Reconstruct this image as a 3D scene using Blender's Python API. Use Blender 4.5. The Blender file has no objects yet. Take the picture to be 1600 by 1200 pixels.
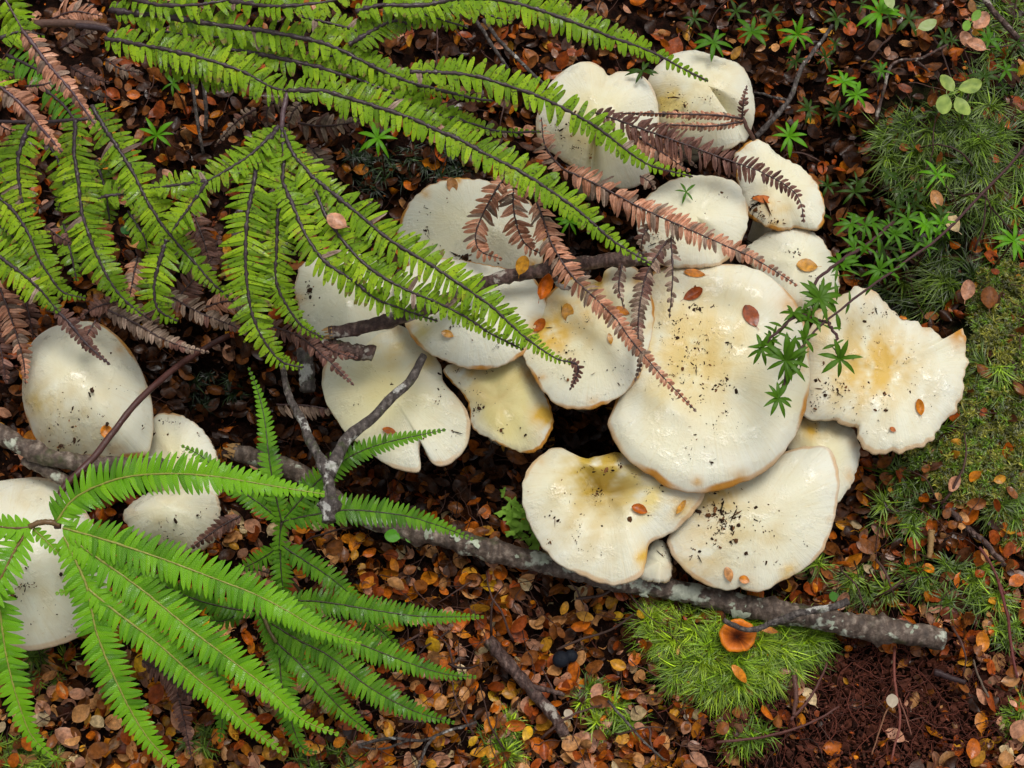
import bpy, math, random
import numpy as np
from mathutils import Matrix, Vector

random.seed(7)
RNG = np.random.default_rng(7)
SC = bpy.context.scene
COL = SC.collection

# ------------------------------------------------------------------ camera
TILT = math.radians(18.0)          # from straight down
DIST = 1.0
WID = 0.65                         # frame width at unit distance
cam = bpy.data.cameras.new("camera")
cam_ob = bpy.data.objects.new("camera", cam)
COL.objects.link(cam_ob)
cam.sensor_width = 36.0
cam.lens = 36.0 / WID
cam.clip_start = 0.01
cam.clip_end = 200.0
CAMP = np.array([0.0, -math.sin(TILT) * DIST, math.cos(TILT) * DIST])
cam_ob.location = CAMP
cam_ob.rotation_euler = (TILT, 0, 0)
SC.camera = cam_ob

# ------------------------------------------------------------------ daylight
SUN_EL, SUN_AZ = math.radians(68), math.radians(28)    # azimuth clockwise from +y
world = bpy.data.worlds.new("World")
SC.world = world
world.use_nodes = True
wn = world.node_tree
bg = wn.nodes["Background"]
sky = wn.nodes.new("ShaderNodeTexSky")
sky.sky_type = 'NISHITA'
sky.sun_disc = False
sky.sun_elevation = SUN_EL
sky.sun_rotation = SUN_AZ
sky.dust_density = 4.0
sky.ozone_density = 0.6
hs = wn.nodes.new("ShaderNodeHueSaturation")
hs.inputs["Saturation"].default_value = 0.22            # a grey, clouded sky
wn.links.new(sky.outputs[0], hs.inputs["Color"])
wn.links.new(hs.outputs[0], bg.inputs[0])
bg.inputs[1].default_value = 0.122
sun = bpy.data.lights.new("sun", 'SUN')
sun.energy = 1.35
sun.angle = math.radians(27)
sun.color = (1.0, 0.96, 0.90)
sun_ob = bpy.data.objects.new("sun", sun)
COL.objects.link(sun_ob)
sd = Vector((math.sin(SUN_AZ) * math.cos(SUN_EL), math.cos(SUN_AZ) * math.cos(SUN_EL), math.sin(SUN_EL)))
sun_ob.rotation_euler = sd.to_track_quat('Z', 'Y').to_euler()
sun_ob.location = sd * 3
SC.view_settings.view_transform = 'Standard'
SC.view_settings.look = 'None'
SC.view_settings.exposure = 0.14
SC.view_settings.gamma = 1.0
SC.view_settings.use_curve_mapping = False

# ------------------------------------------------------------------ helpers
FW = np.array([0, math.sin(TILT), -math.cos(TILT)])
UP = np.array([0, math.cos(TILT), math.sin(TILT)])
RT = np.array([1.0, 0, 0])
PX = WID / 1600.0                  # metres per photograph pixel near the ground


def rays(p):
    p = np.atleast_2d(np.asarray(p, float))
    return FW + RT * ((p[:, :1] - 800) / 1600 * WID) + UP * ((600 - p[:, 1:2]) / 1600 * WID)


def P(p, z):
    """where the sight line through a photograph pixel meets the level z"""
    d = rays(p)
    z = np.broadcast_to(np.asarray(z, float), (len(d),))
    t = (z - CAMP[2]) / d[:, 2]
    return CAMP + d * t[:, None]


def vnoise(x, y, seed=0, oct=3, f=1.0):
    r = np.random.default_rng(seed)
    s = np.zeros_like(np.asarray(x, float))
    a = 1.0
    for o in range(oct):
        for k in range(4):
            th, ph = r.uniform(0, 6.283, 2)
            ff = f * (2 ** o) * r.uniform(.7, 1.35) * 6.283
            s = s + a * np.sin(ff * (np.cos(th) * x + np.sin(th) * y) + ph) / 4
        a *= .5
    return s


HOLLOWS = [((300, 590), .050, .055), ((905, 690), .030, .055), ((560, 300), .05, .045), ((1400, 460), .03, .035), ((600, 640), .05, .03), ((1330, 380), .04, .03),
           ((940, 380), .03, .03), ((1150, 400), .08, .03), ((850, 560), .11, .02), ((420, 620), .04, .03)]
MOUNDS = [((1150, 1025), .040, .013), ((1560, 600), .06, .025), ((1480, 230), .06, .02), ((1500, 760), .04, .012)]
HOL = [(P(c, 0)[0], r, d) for c, r, d in HOLLOWS]
MOU = [(P(c, 0)[0], r, d) for c, r, d in MOUNDS]


def groundz(x, y):
    z = .006 * vnoise(x, y, 3, 3, 5.0)
    for c, r, d in HOL:
        z = z - d * np.exp(-((x - c[0]) ** 2 + (y - c[1]) ** 2) / (r * r))
    for c, r, d in MOU:
        z = z + d * np.exp(-((x - c[0]) ** 2 + (y - c[1]) ** 2) / (r * r))
    return z


def PG(p, lift=0.0):
    p = np.atleast_2d(np.asarray(p, float))
    w = P(p, 0)
    for _ in range(4):
        w = P(p, groundz(w[:, 0], w[:, 1]) + lift)
    return w


def new_mesh(name, V, Q=None, T=None, C=None, smooth=True):
    V = np.asarray(V, np.float32)
    me = bpy.data.meshes.new(name)
    nq = 0 if Q is None else len(Q)
    nt = 0 if T is None else len(T)
    me.vertices.add(len(V))
    me.vertices.foreach_set("co", V.ravel())
    idx, starts = [], []
    if nq:
        idx.append(np.asarray(Q, np.int32).ravel())
        starts.append(np.arange(nq, dtype=np.int32) * 4)
    if nt:
        idx.append(np.asarray(T, np.int32).ravel())
        starts.append(nq * 4 + np.arange(nt, dtype=np.int32) * 3)
    idx = np.concatenate(idx)
    me.loops.add(len(idx))
    me.loops.foreach_set("vertex_index", idx)
    me.polygons.add(nq + nt)
    me.polygons.foreach_set("loop_start", np.concatenate(starts))
    me.polygons.foreach_set("use_smooth", np.full(nq + nt, smooth))
    if C is not None:
        a = me.color_attributes.new("Col", 'FLOAT_COLOR', 'POINT')
        c = np.ones((len(V), 4), np.float32)
        c[:, :C.shape[1]] = C
        a.data.foreach_set("color", c.ravel())
    me.update(calc_edges=True)
    me.validate()
    return me


class MB:
    """collects pieces that become one mesh"""
    def __init__(self):
        self.V, self.Q, self.T, self.C, self.n = [], [], [], [], 0

    def add(self, V, Q=None, T=None, C=None):
        V = np.asarray(V, float)
        if C is None:
            C = np.ones((len(V), 3))
        C = np.broadcast_to(np.asarray(C, float), (len(V), 3))
        self.V.append(V)
        self.C.append(C)
        if Q is not None and len(Q):
            self.Q.append(np.asarray(Q) + self.n)
        if T is not None and len(T):
            self.T.append(np.asarray(T) + self.n)
        self.n += len(V)

    def mesh(self, name, origin=(0, 0, 0), smooth=True):
        V = np.concatenate(self.V) - np.asarray(origin)
        return new_mesh(name, V, np.concatenate(self.Q) if self.Q else None,
                        np.concatenate(self.T) if self.T else None, np.concatenate(self.C), smooth)


def wloc(o):
    v = Vector((0, 0, 0))
    while o is not None:
        v += Vector(o.location)
        o = o.parent
    return np.array(v)


def link(name, me, mat=None, parent=None, loc=(0, 0, 0)):
    if mat is not None and len(me.materials) == 0:
        me.materials.append(mat)
    o = bpy.data.objects.new(name, me)
    COL.objects.link(o)
    if parent is not None:
        o.parent = parent
        o.location = Vector(loc) - Vector(wloc(parent))
    else:
        o.location = loc
    return o


def obj(name, mb, mat, parent=None, origin=None, smooth=True):
    if origin is None:
        origin = wloc(parent) if parent is not None else np.concatenate(mb.V).mean(0)
    return link(name, mb.mesh(name, origin, smooth), mat, parent, origin)


def tag(o, label=None, cat=None, group=None, kind=None):
    if label: o['label'] = label
    if cat: o['category'] = cat
    if group: o['group'] = group
    if kind: o['kind'] = kind
    return o


def thing(name, loc, label, cat, group=None):
    o = bpy.data.objects.new(name, None)
    COL.objects.link(o)
    o.location = loc
    o.empty_display_size = .01
    return tag(o, label, cat, group)


def catmull(P0, n=8, closed=False):
    P0 = np.asarray(P0, float)
    m = len(P0)
    if not closed:
        E = np.vstack([2 * P0[0] - P0[1], P0, 2 * P0[-1] - P0[-2]])
        segs = m - 1
    else:
        E = np.vstack([P0[-1], P0, P0[0], P0[1]])
        segs = m
    out = []
    t = np.linspace(0, 1, n, endpoint=False)[:, None]
    for i in range(segs):
        a, b, c, d = E[i:i + 4]
        out.append(.5 * (2 * b + (c - a) * t + (2 * a - 5 * b + 4 * c - d) * t ** 2 + (-a + 3 * b - 3 * c + d) * t ** 3))
    if not closed:
        out.append(P0[-1:])
    return np.vstack(out)


def resample(C, n, closed=False):
    if closed:
        C = np.vstack([C, C[:1]])
    s = np.concatenate([[0], np.cumsum(np.linalg.norm(np.diff(C, axis=0), axis=1))])
    q = np.linspace(0, s[-1], n + 1)[:-1] if closed else np.linspace(0, s[-1], n)
    return np.stack([np.interp(q, s, C[:, k]) for k in range(C.shape[1])], 1), s[-1]


def tube(mb, C, R, sides=7, col=(1, 1, 1), rough=0.0, cap=True, seed=0):
    C = np.asarray(C, float)
    n = len(C)
    R = np.broadcast_to(np.asarray(R, float), (n,))
    T = np.gradient(C, axis=0)
    T /= np.linalg.norm(T, axis=1)[:, None] + 1e-12
    ref = np.array([0, 0, 1.0]) if abs(T[:, 2]).mean() < .8 else np.array([1.0, 0, 0])
    A = np.cross(T, ref)
    A /= np.linalg.norm(A, axis=1)[:, None] + 1e-12
    B = np.cross(A, T)
    r = np.random.default_rng(seed)
    th = np.arange(sides) / sides * 2 * math.pi
    J = 1 + rough * r.uniform(-1, 1, (n, sides))
    V = C[:, None, :] + (R[:, None] * J)[:, :, None] * (np.cos(th)[None, :, None] * A[:, None, :] + np.sin(th)[None, :, None] * B[:, None, :])
    V = V.reshape(-1, 3)
    i = np.arange(n - 1)[:, None] * sides
    j = np.arange(sides)[None, :]
    j2 = (j + 1) % sides
    Q = np.stack([i + j, i + j2, i + sides + j2, i + sides + j], -1).reshape(-1, 4)
    TT = None
    if cap:
        V = np.vstack([V, C[:1], C[-1:]])
        a, b = n * sides, n * sides + 1
        TT = np.concatenate([np.stack([np.full(sides, a), j2[0], j[0]], 1),
                             np.stack([np.full(sides, b), (n - 1) * sides + j[0], (n - 1) * sides + j2[0]], 1)])
    mb.add(V, Q, TT, np.broadcast_to(np.asarray(col, float), (len(V), 3)))


def scatter(tmplV, tmplQ, tmplC, M):
    """numpy copies of one template: M is (N,4,4)"""
    N, k = len(M), len(tmplV)
    V = np.einsum('nij,vj->nvi', M[:, :3, :3], tmplV) + M[:, None, :3, 3]
    Q = tmplQ[None] + (np.arange(N) * k)[:, None, None]
    return V.reshape(-1, 3), Q.reshape(-1, tmplQ.shape[1]), np.tile(tmplC, (N, 1))


# ------------------------------------------------------------------ materials
class NT:
    def __init__(self, name):
        self.m = bpy.data.materials.new(name)
        self.m.use_nodes = True
        self.t = self.m.node_tree
        self.b = self.t.nodes["Principled BSDF"]
        self.out = self.t.nodes["Material Output"]
        self.pos = self.n("ShaderNodeNewGeometry").outputs["Position"]

    def n(self, typ, **kw):
        nd = self.t.nodes.new(typ)
        for k, v in kw.items():
            if k.startswith('_'):
                setattr(nd, k[1:], v)
            else:
                s = nd.inputs[k]
                if hasattr(v, 'is_output') or isinstance(v, bpy.types.NodeSocket):
                    self.t.links.new(v, s)
                else:
                    s.default_value = v
        return nd

    def noise(self, scale, detail=3.0, rough=.55, vec=None, dist=0.0):
        nd = self.n("ShaderNodeTexNoise", Scale=scale, Detail=detail, Roughness=rough, Distortion=dist)
        self.t.links.new(vec if vec is not None else self.pos, nd.inputs["Vector"])
        return nd.outputs["Fac"]

    def ramp(self, fac, stops):
        nd = self.t.nodes.new("ShaderNodeValToRGB")
        e = nd.color_ramp.elements
        while len(e) < len(stops):
            e.new(.5)
        for el, (p, c) in zip(e, stops):
            el.position = p
            el.color = (*c, 1) if len(c) == 3 else c
        self.t.links.new(fac, nd.inputs[0])
        return nd.outputs[0]

    def mix(self, fac, a, b, blend='MIX'):
        nd = self.t.nodes.new("ShaderNodeMix")
        nd.data_type = 'RGBA'
        nd.blend_type = blend
        for i, v in ((0, fac), (6, a), (7, b)):
            if isinstance(v, bpy.types.NodeSocket):
                self.t.links.new(v, nd.inputs[i])
            elif i == 0:
                nd.inputs[i].default_value = v
            else:
                nd.inputs[i].default_value = (*v, 1)
        return nd.outputs[2]

    def attr(self):
        return self.n("ShaderNodeAttribute", _attribute_name="Col").outputs["Color"]

    def sep(self, c):
        return self.n("ShaderNodeSeparateColor", Color=c).outputs

    def math(self, op, a, b=0.0):
        nd = self.t.nodes.new("ShaderNodeMath")
        nd.operation = op
        for i, v in ((0, a), (1, b)):
            if isinstance(v, bpy.types.NodeSocket):
                self.t.links.new(v, nd.inputs[i])
            else:
                nd.inputs[i].default_value = v
        return nd.outputs[0]

    def set(self, **kw):
        for k, v in kw.items():
            s = self.b.inputs[k.replace('_', ' ')]
            if isinstance(v, bpy.types.NodeSocket):
                self.t.links.new(v, s)
            elif isinstance(v, tuple):
                s.default_value = (*v, 1) if len(v) == 3 and s.type == 'RGBA' else v
            else:
                s.default_value = v

    def bump(self, h, strength=.3, dist=.001):
        nd = self.n("ShaderNodeBump", Strength=strength, Distance=dist, Height=h)
        self.t.links.new(nd.outputs[0], self.b.inputs["Normal"])
        return nd

    def translucent(self, col, fac):
        tr = self.n("ShaderNodeBsdfTranslucent", Color=col)
        mx = self.t.nodes.new("ShaderNodeMixShader")
        mx.inputs[0].default_value = fac
        self.t.links.new(self.b.outputs[0], mx.inputs[1])
        self.t.links.new(tr.outputs[0], mx.inputs[2])
        self.t.links.new(mx.outputs[0], self.out.inputs[0])


def mat_fern(name, dark, mid, light, yellow, spot, rough, spotcol=(.035, .022, .012), wet=.5, trans=.22):
    k = NT(name)
    at = k.sep(k.attr())
    big = k.noise(45, 2)
    c = k.ramp(big, [(.3, dark), (.5, mid), (.72, light)])
    vari = k.noise(230, 1)
    c = k.mix(k.math('MULTIPLY', vari, .7), c, light)
    yl = k.ramp(k.noise(70, 4, .7), [(.5 + .22 * (1 - yellow), (0, 0, 0)), (.66 + .22 * (1 - yellow), (1, 1, 1))])
    c = k.mix(k.math('MULTIPLY', yl, .75), c, (.36, .34, .035))
    if spot > 0:
        sp = k.ramp(k.noise(520, 3, .65), [(.70 - .16 * spot, (0, 0, 0)), (.78 - .16 * spot, (1, 1, 1))])
        c = k.mix(k.math('MULTIPLY', sp, .85), c, spotcol)
    rnd = k.n("ShaderNodeObjectInfo").outputs["Random"]
    c = k.mix(1.0, c, k.ramp(rnd, [(0, (.55, .60, .6)), (.5, (1, 1, 1)), (1, (1.38, 1.22, 1.0))]), 'MULTIPLY')
    if spot > 0:
        worn = k.math('MULTIPLY', k.math('GREATER_THAN', at[1], .72), k.ramp(k.noise(140, 3, .6), [(.56, (0, 0, 0)), (.62, (1, 1, 1))]))
        c = k.mix(k.math('MULTIPLY', worn, .8 * min(1, spot + .2)), c, (.20, .105, .045))
    # the little vein down each leaflet, and a paler margin
    vein = k.math('LESS_THAN', at[0], .16)
    c = k.mix(k.math('MULTIPLY', vein, .22), c, (.20, .30, .06))
    k.set(Base_Color=c, Roughness=k.ramp(k.noise(120, 3), [(.35, (rough * .55,) * 3), (.65, (rough,) * 3)]))
    wm = k.ramp(k.noise(85, 4, .65), [(.56, (0, 0, 0)), (.64, (1, 1, 1))])
    k.set(Specular_IOR_Level=k.mix(wm, (wet,) * 3, (.8,) * 3), Roughness=k.mix(wm, (rough,) * 3, (.20,) * 3))
    ribs = k.n("ShaderNodeMath", _operation='SINE')
    k.t.links.new(k.math('ADD', k.math('MULTIPLY', at[1], 62.0), k.math('MULTIPLY', at[0], -9.0)), ribs.inputs[0])
    k.bump(k.math('ADD', k.noise(900, 2), k.math('MULTIPLY', ribs.outputs[0], .35)), .4, .0006)
    k.translucent(k.mix(.5, c, (.14, .36, .01)), trans)
    return k.m


def mat_dead(name, a, b, c3, rough=.55, trans=.1):
    k = NT(name)
    c = k.ramp(k.noise(120, 4, .65), [(.28, a), (.5, b), (.72, c3)])
    rnd = k.n("ShaderNodeObjectInfo").outputs["Random"]
    c = k.mix(1.0, c, k.ramp(rnd, [(0, (.55, .52, .52)), (.5, (1, 1, 1)), (1, (1.3, 1.3, 1.35))]), 'MULTIPLY')
    sp = k.ramp(k.noise(420, 3, .6), [(.56, (0, 0, 0)), (.68, (1, 1, 1))])
    c = k.mix(k.math('MULTIPLY', sp, .55), c, tuple(x * .35 for x in a))
    at = k.sep(k.attr())
    c = k.mix(k.math('MULTIPLY', k.math('LESS_THAN', at[0], .2), .5), c, tuple(x * .5 for x in a))
    k.set(Base_Color=c, Roughness=rough, Specular_IOR_Level=.35)
    k.bump(k.noise(700, 3), .5, .0008)
    k.translucent(c, trans)
    return k.m


def mat_attr(name, rough=.45, noise=400, amt=.45, bump=.3, trans=0.0, spec=.5, dark=.45, bdist=.0006, wetness=0.0):
    k = NT(name)
    a = k.attr()
    n = k.noise(noise, 4, .65)
    c = k.mix(k.math('MULTIPLY', k.ramp(n, [(.38, (1, 1, 1)), (.66, (0, 0, 0))]), amt), a, k.mix(1.0, a, (dark,) * 3, 'MULTIPLY'))
    k.set(Base_Color=c, Specular_IOR_Level=spec,
          Roughness=k.ramp(k.noise(noise * .4, 3), [(.35, (rough * .5,) * 3), (.62, (rough,) * 3)]))
    if wetness:
        k.set(Specular_IOR_Level=k.ramp(k.noise(95, 3, .6), [(.50, (spec,) * 3), (.60, (wetness,) * 3)]))
    k.bump(k.noise(noise * 1.3, 3), bump, bdist)
    if trans:
        k.translucent(a, trans)
    return k.m


def mat_cap():
    k = NT("mushroom_flesh")
    a = k.attr()
    n1 = k.noise(60, 4, .6)
    c = k.mix(k.math('MULTIPLY', k.ramp(n1, [(.42, (0, 0, 0)), (.70, (1, 1, 1))]), .26), a, k.mix(1.0, a, (.97, .84, .60), 'MULTIPLY'))
    n2 = k.noise(500, 3, .6)
    c = k.mix(k.math('MULTIPLY', k.ramp(n2, [(.62, (0, 0, 0)), (.76, (1, 1, 1))]), .35), c, k.mix(1.0, a, (.86, .70, .45), 'MULTIPLY'))
    wet = k.ramp(k.noise(75, 5, .7), [(.54, (0, 0, 0)), (.63, (1, 1, 1))])
    k.set(Base_Color=c, Roughness=k.mix(wet, (.52,) * 3, (.17,) * 3), Specular_IOR_Level=k.mix(wet, (.30,) * 3, (.62,) * 3))
    k.set(Coat_Weight=k.mix(wet, (.03,) * 3, (.22,) * 3), Coat_Roughness=.14)
    k.set(Subsurface_Weight=.12, Subsurface_Scale=.004, Subsurface_Radius=(1.0, .7, .4))
    rd = k.n("ShaderNodeAttribute", _attribute_name="Rad").outputs["Color"]
    mp = k.n("ShaderNodeMapping", Vector=rd, Scale=(26, 26, 2.2)).outputs[0]
    fib = k.noise(1.0, 3, .6, mp)
    far = k.sep(rd)[2]
    fibm = k.math('MULTIPLY', fib, k.math('MULTIPLY', far, .9))
    c2 = k.mix(k.math('MULTIPLY', k.ramp(fib, [(.5, (0, 0, 0)), (.75, (1, 1, 1))]), .30), c, k.mix(1.0, c, (.90, .80, .60), 'MULTIPLY'))
    k.set(Base_Color=c2)
    h = k.math('ADD', k.math('ADD', k.math('MULTIPLY', k.noise(150, 3, .55, dist=.6), 1.0), k.math('MULTIPLY', k.noise(600, 2), .25)), fibm)
    h = k.math('ADD', h, k.math('MULTIPLY', k.math('MULTIPLY', k.noise(300, 3, .55, dist=1.0), wet), .9))
    k.bump(h, .27, .0018)
    return k.m


def mat_bark(name, base, pale, lichen, lich=.5, sc=1.0):
    k = NT(name)
    tc = k.n("ShaderNodeMapping", Scale=(1, 1, 1), Vector=k.pos).outputs[0]
    n = k.noise(170 * sc, 5, .7, tc)
    c = k.ramp(n, [(.3, tuple(x * .35 for x in base)), (.5, base), (.7, pale)])
    w = k.n("ShaderNodeTexWave", Scale=60 * sc, Distortion=9.0, Detail=3.0, _bands_direction='X')
    k.t.links.new(tc, w.inputs["Vector"])
    c = k.mix(k.math('MULTIPLY', w.outputs["Fac"], .45), c, tuple(x * .3 for x in base))
    l = k.ramp(k.noise(48 * sc, 4, .62), [(.60 - .1 * lich, (0, 0, 0)), (.64 - .1 * lich, (1, 1, 1))])
    c = k.mix(l, c, lichen)
    m = k.ramp(k.noise(80 * sc, 3, .6), [(.6, (0, 0, 0)), (.7, (1, 1, 1))])
    c = k.mix(k.math('MULTIPLY', m, .5), c, (.05, .07, .015))
    k.set(Base_Color=c, Roughness=.6, Specular_IOR_Level=.35)
    k.bump(k.math('ADD', n, k.math('MULTIPLY', w.outputs["Fac"], .4)), .8, .0022)
    return k.m


def mat_ground():
    k = NT("forest_soil")
    a = k.attr()
    n = k.noise(220, 6, .7)
    c = k.ramp(n, [(.3, (.004, .002, .0015)), (.5, (.012, .005, .003)), (.68, (.034, .012, .007))])
    g = k.ramp(k.noise(330, 4, .7), [(.35, (.005, .008, .002)), (.65, (.020, .030, .006))])
    c = k.mix(k.sep(a)[1], c, g)
    vo = k.n("ShaderNodeTexVoronoi", Scale=85.0)
    k.t.links.new(k.pos, vo.inputs["Vector"])
    lv = k.ramp(k.sep(vo.outputs["Color"])[0], [(0, (.05, .02, .008)), (.35, (.16, .06, .02)), (.6, (.30, .09, .02)), (.8, (.42, .22, .10)), (1, (.5, .32, .17))])
    lv = k.mix(k.ramp(vo.outputs["Distance"], [(.45, (0, 0, 0)), (.75, (1, 1, 1))]), lv, (.02, .009, .005))
    c = k.mix(k.sep(a)[0], c, lv)
    k.set(Base_Color=c, Roughness=.95, Specular_IOR_Level=.08)
    k.bump(n, 1.0, .004)
    return k.m


M_CAP = mat_cap()
M_GILL = mat_attr("mushroom_gills", .6, 300, .3, .2)
M_DIRT = mat_attr("dirt_specks", .7, 900, .4, .3, 0.0, .12)
M_LEAF = mat_attr("dry_leaf", .44, 330, .75, .5, .08, .15, .30, .0006, .5)
M_LITTER = mat_attr("leaf_litter_leaves", .44, 330, .75, .5, 0.0, .14, .28, .0006, .5)
M_FRESH = mat_fern("fresh_fern", (.095, .285, .006), (.125, .36, .007), (.165, .41, .010), .0, 0.0, .40, wet=.24)
M_MIDF = mat_fern("mid_green_fern", (.055, .175, .006), (.085, .245, .008), (.12, .30, .011), .1, .15, .48, wet=.2)  # mid-green is the dark-ribbed fronds' own leaf colour
M_OLD = mat_fern("speckled_fern", (.085, .205, .004), (.17, .345, .006), (.33, .50, .02), .62, .9, .50, wet=.15)
M_PINK = mat_dead("pink_brown_fern", (.30, .12, .062), (.53, .24, .135), (.64, .37, .24))
M_GREYD = mat_dead("grey_brown_fern", (.13, .08, .052), (.29, .195, .135), (.46, .345, .25))
M_DARKD = mat_dead("dark_brown_fern", (.075, .030, .022), (.18, .08, .055), (.28, .145, .10))
M_RIB_D = mat_attr("dark_midrib", .6, 500, .5, .5)
M_BARK = mat_bark("grey_bark", (.125, .088, .066), (.34, .275, .215), (.44, .46, .36), .42)
M_BARKD = mat_bark("dark_bark", (.085, .046, .037), (.23, .15, .12), (.34, .30, .25), .2, 1.4)
M_TWIG = mat_bark("grey_twig_bark", (.085, .068, .060), (.22, .19, .165), (.42, .41, .37), .25, 1.6)
M_TWIGB = mat_attr("brown_twig_bark", .6, 600, .5, .5, 0.0, .15)
M_STAR = mat_attr("seedling_leaf", .52, 300, .35, .15, .25, .14, .6)
M_MOSS = mat_attr("moss", .55, 300, .3, .1, .2, .3, .6)
M_GROUND = mat_ground()

# ------------------------------------------------------------------ ground
ax = np.concatenate([-np.geomspace(8, .75, 14), np.arange(-.68, .681, .0065), np.geomspace(.75, 8, 14)])
ay = np.concatenate([-np.geomspace(8, .62, 14), np.arange(-.55, .621, .0065), np.geomspace(.70, 8, 14)])
GX, GY = np.meshgrid(ax, ay)
gz = groundz(GX, GY) - .004


def to_px(w):
    d = np.asarray(w) - CAMP
    f = d @ FW
    return np.stack([800 + (d @ RT) / f / WID * 1600, 600 - (d @ UP) / f / WID * 1600], -1)


MOSS_AREAS = [(1150, 1015, 115, 55), (1480, 240, 140, 130), (1560, 600, 90, 240), (1480, 740, 90, 50), (1440, 400, 90, 80)]


def mossmask(px):
    m = np.zeros(len(px))
    for cx, cy, rx, ry in MOSS_AREAS:
        m = np.maximum(m, np.clip(1.6 * (1 - ((px[:, 0] - cx) / rx) ** 2 - ((px[:, 1] - cy) / ry) ** 2), 0, 1))
    m[px[:, 0] > 1640] *= .9
    return m


gv = np.stack([GX, GY, gz], -1).reshape(-1, 3)
gpx = to_px(gv)
gc = np.zeros((len(gv), 3))
gc[:, 1] = mossmask(gpx)
gc[:, 0] = np.clip((np.maximum(np.abs(gv[:, 0]) - .42, np.abs(gv[:, 1] - .02) - .36)) / .12, 0, 1)
ny, nx = GX.shape
ii = (np.arange(ny - 1)[:, None] * nx + np.arange(nx - 1)[None]).ravel()
gq = np.stack([ii, ii + 1, ii + nx + 1, ii + nx], 1)
g = link("ground", new_mesh("ground", gv, gq, None, gc), M_GROUND)
tag(g, "dark damp forest soil under the leaf litter", "ground", kind='structure')

# ------------------------------------------------------------------ mushrooms
CAPS = {}
WHITE, CREAM = np.array([.705, .70, .585]), np.array([.69, .615, .28])
YEL, OCH = np.array([.66, .41, .06]), np.array([.50, .225, .03])


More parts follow.
